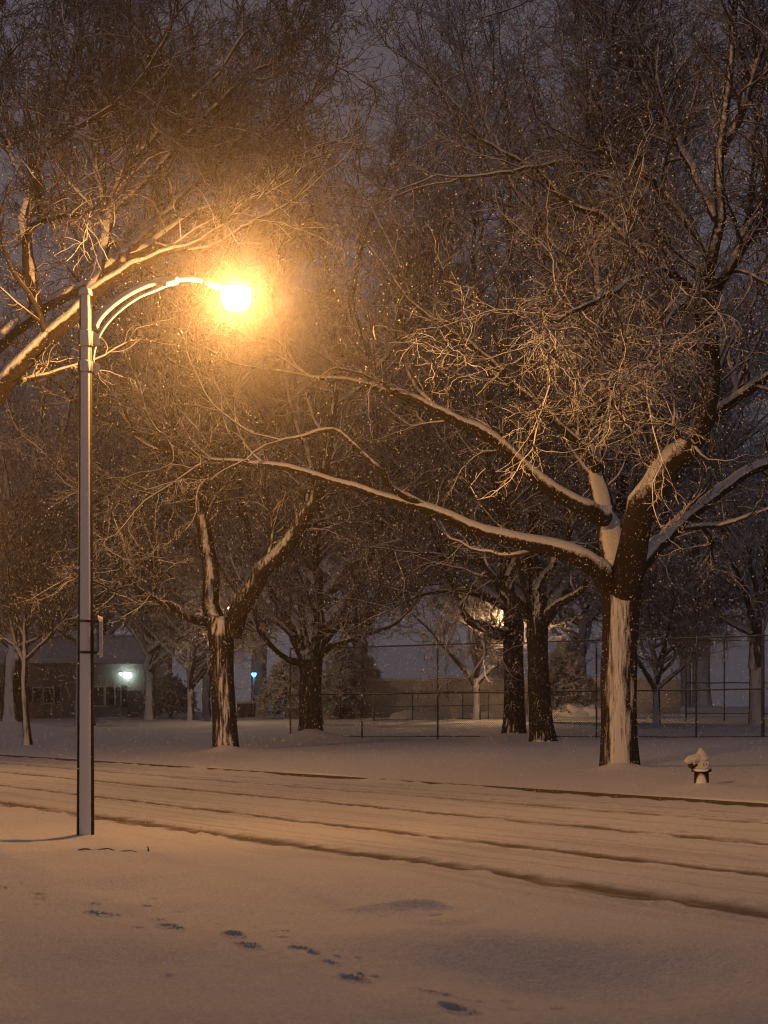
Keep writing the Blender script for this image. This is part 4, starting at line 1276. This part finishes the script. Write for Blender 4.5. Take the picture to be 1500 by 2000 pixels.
for i, (px, w_, h, lb) in enumerate(((820, 3.2, .55, "long low snow covered shrub left of the twin trunks"), (925, 2.6, .40, "flat snow covered shrub nearest the left twin trunk"), (1112, 2.6, .72, "tallest snow covered shrub midway between twin trunks and biggest tree"), (1160, 1.6, .6, "snow covered shrub touching the left side of the biggest trunk in view"))):
    mound_shrub(px, 107, w_, h, 40 + i, lb)

# ------------------------------------------------------------------ falling snow
def snowfall():
    rng = np.random.default_rng(77)
    n = 140000
    y = 17 + (62 - 17) * rng.random(n) ** .70
    x = (rng.random(n) * 2 - 1) * (y * .25 + 1.0)
    z = -.1 + rng.random(n) * (1.8 + y * .40)
    ok = z > .5 * 0
    r = rng.uniform(.0030, .0078, n) * (1 + .4 * (rng.random(n) > .93))
    base = np.array([[1, 0, 0], [-1, 0, 0], [0, 1, 0], [0, -1, 0], [0, 0, 1.25], [0, 0, -1.25]], float)
    sh = rng.uniform(.55, 1.35, (n, 6, 1))
    V = np.stack([x, y, z], 1)[:, None, :] + base[None] * r[:, None, None] * sh
    f = np.array([[0, 2, 4], [2, 1, 4], [1, 3, 4], [3, 0, 4], [2, 0, 5], [1, 2, 5], [3, 1, 5], [0, 3, 5]])
    T = (np.arange(n) * 6)[:, None, None] + f[None]
    m, nt, b = new_mat("snowflake")
    b.inputs['Base Color'].default_value = (.9, .9, .92, 1); b.inputs['Roughness'].default_value = .6
    tr = nd(nt, 'ShaderNodeBsdfTranslucent'); tr.inputs[0].default_value = (.9, .9, .92, 1)
    mx = nd(nt, 'ShaderNodeMixShader'); mx.inputs[0].default_value = .5
    nt.links.new(b.outputs[0], mx.inputs[1]); nt.links.new(tr.outputs[0], mx.inputs[2])
    nt.links.new(mx.outputs[0], nt.nodes["Material Output"].inputs[0])
    tag(mesh_np("falling_snow", V.reshape(-1, 3), T.reshape(-1, 3), m, smooth=False), "fine snowflakes falling through the lamp light", kind='stuff')
snowfall()

# ------------------------------------------------------------------ snowy air
def haze():
    bm = bmesh.new()
    add_box(bm, (0, 70, 16), (190, 240, 36))
    m = bpy.data.materials.new("snowy_air"); m.use_nodes = True
    nt = m.node_tree
    nt.nodes.remove(nt.nodes["Principled BSDF"])
    v = nd(nt, 'ShaderNodeVolumePrincipled')
    v.inputs['Color'].default_value = (.93, .88, .83, 1)
    v.inputs['Density'].default_value = HAZE_D
    v.inputs['Anisotropy'].default_value = 0.95
    nt.links.new(v.outputs[0], nt.nodes["Material Output"].inputs['Volume'])
    m.cycles.volume_sampling = 'EQUIANGULAR'
    tag(bm_obj("haze", bm, m), "air thick with fine falling snow", kind='stuff')
haze()
print("FACES", NF)
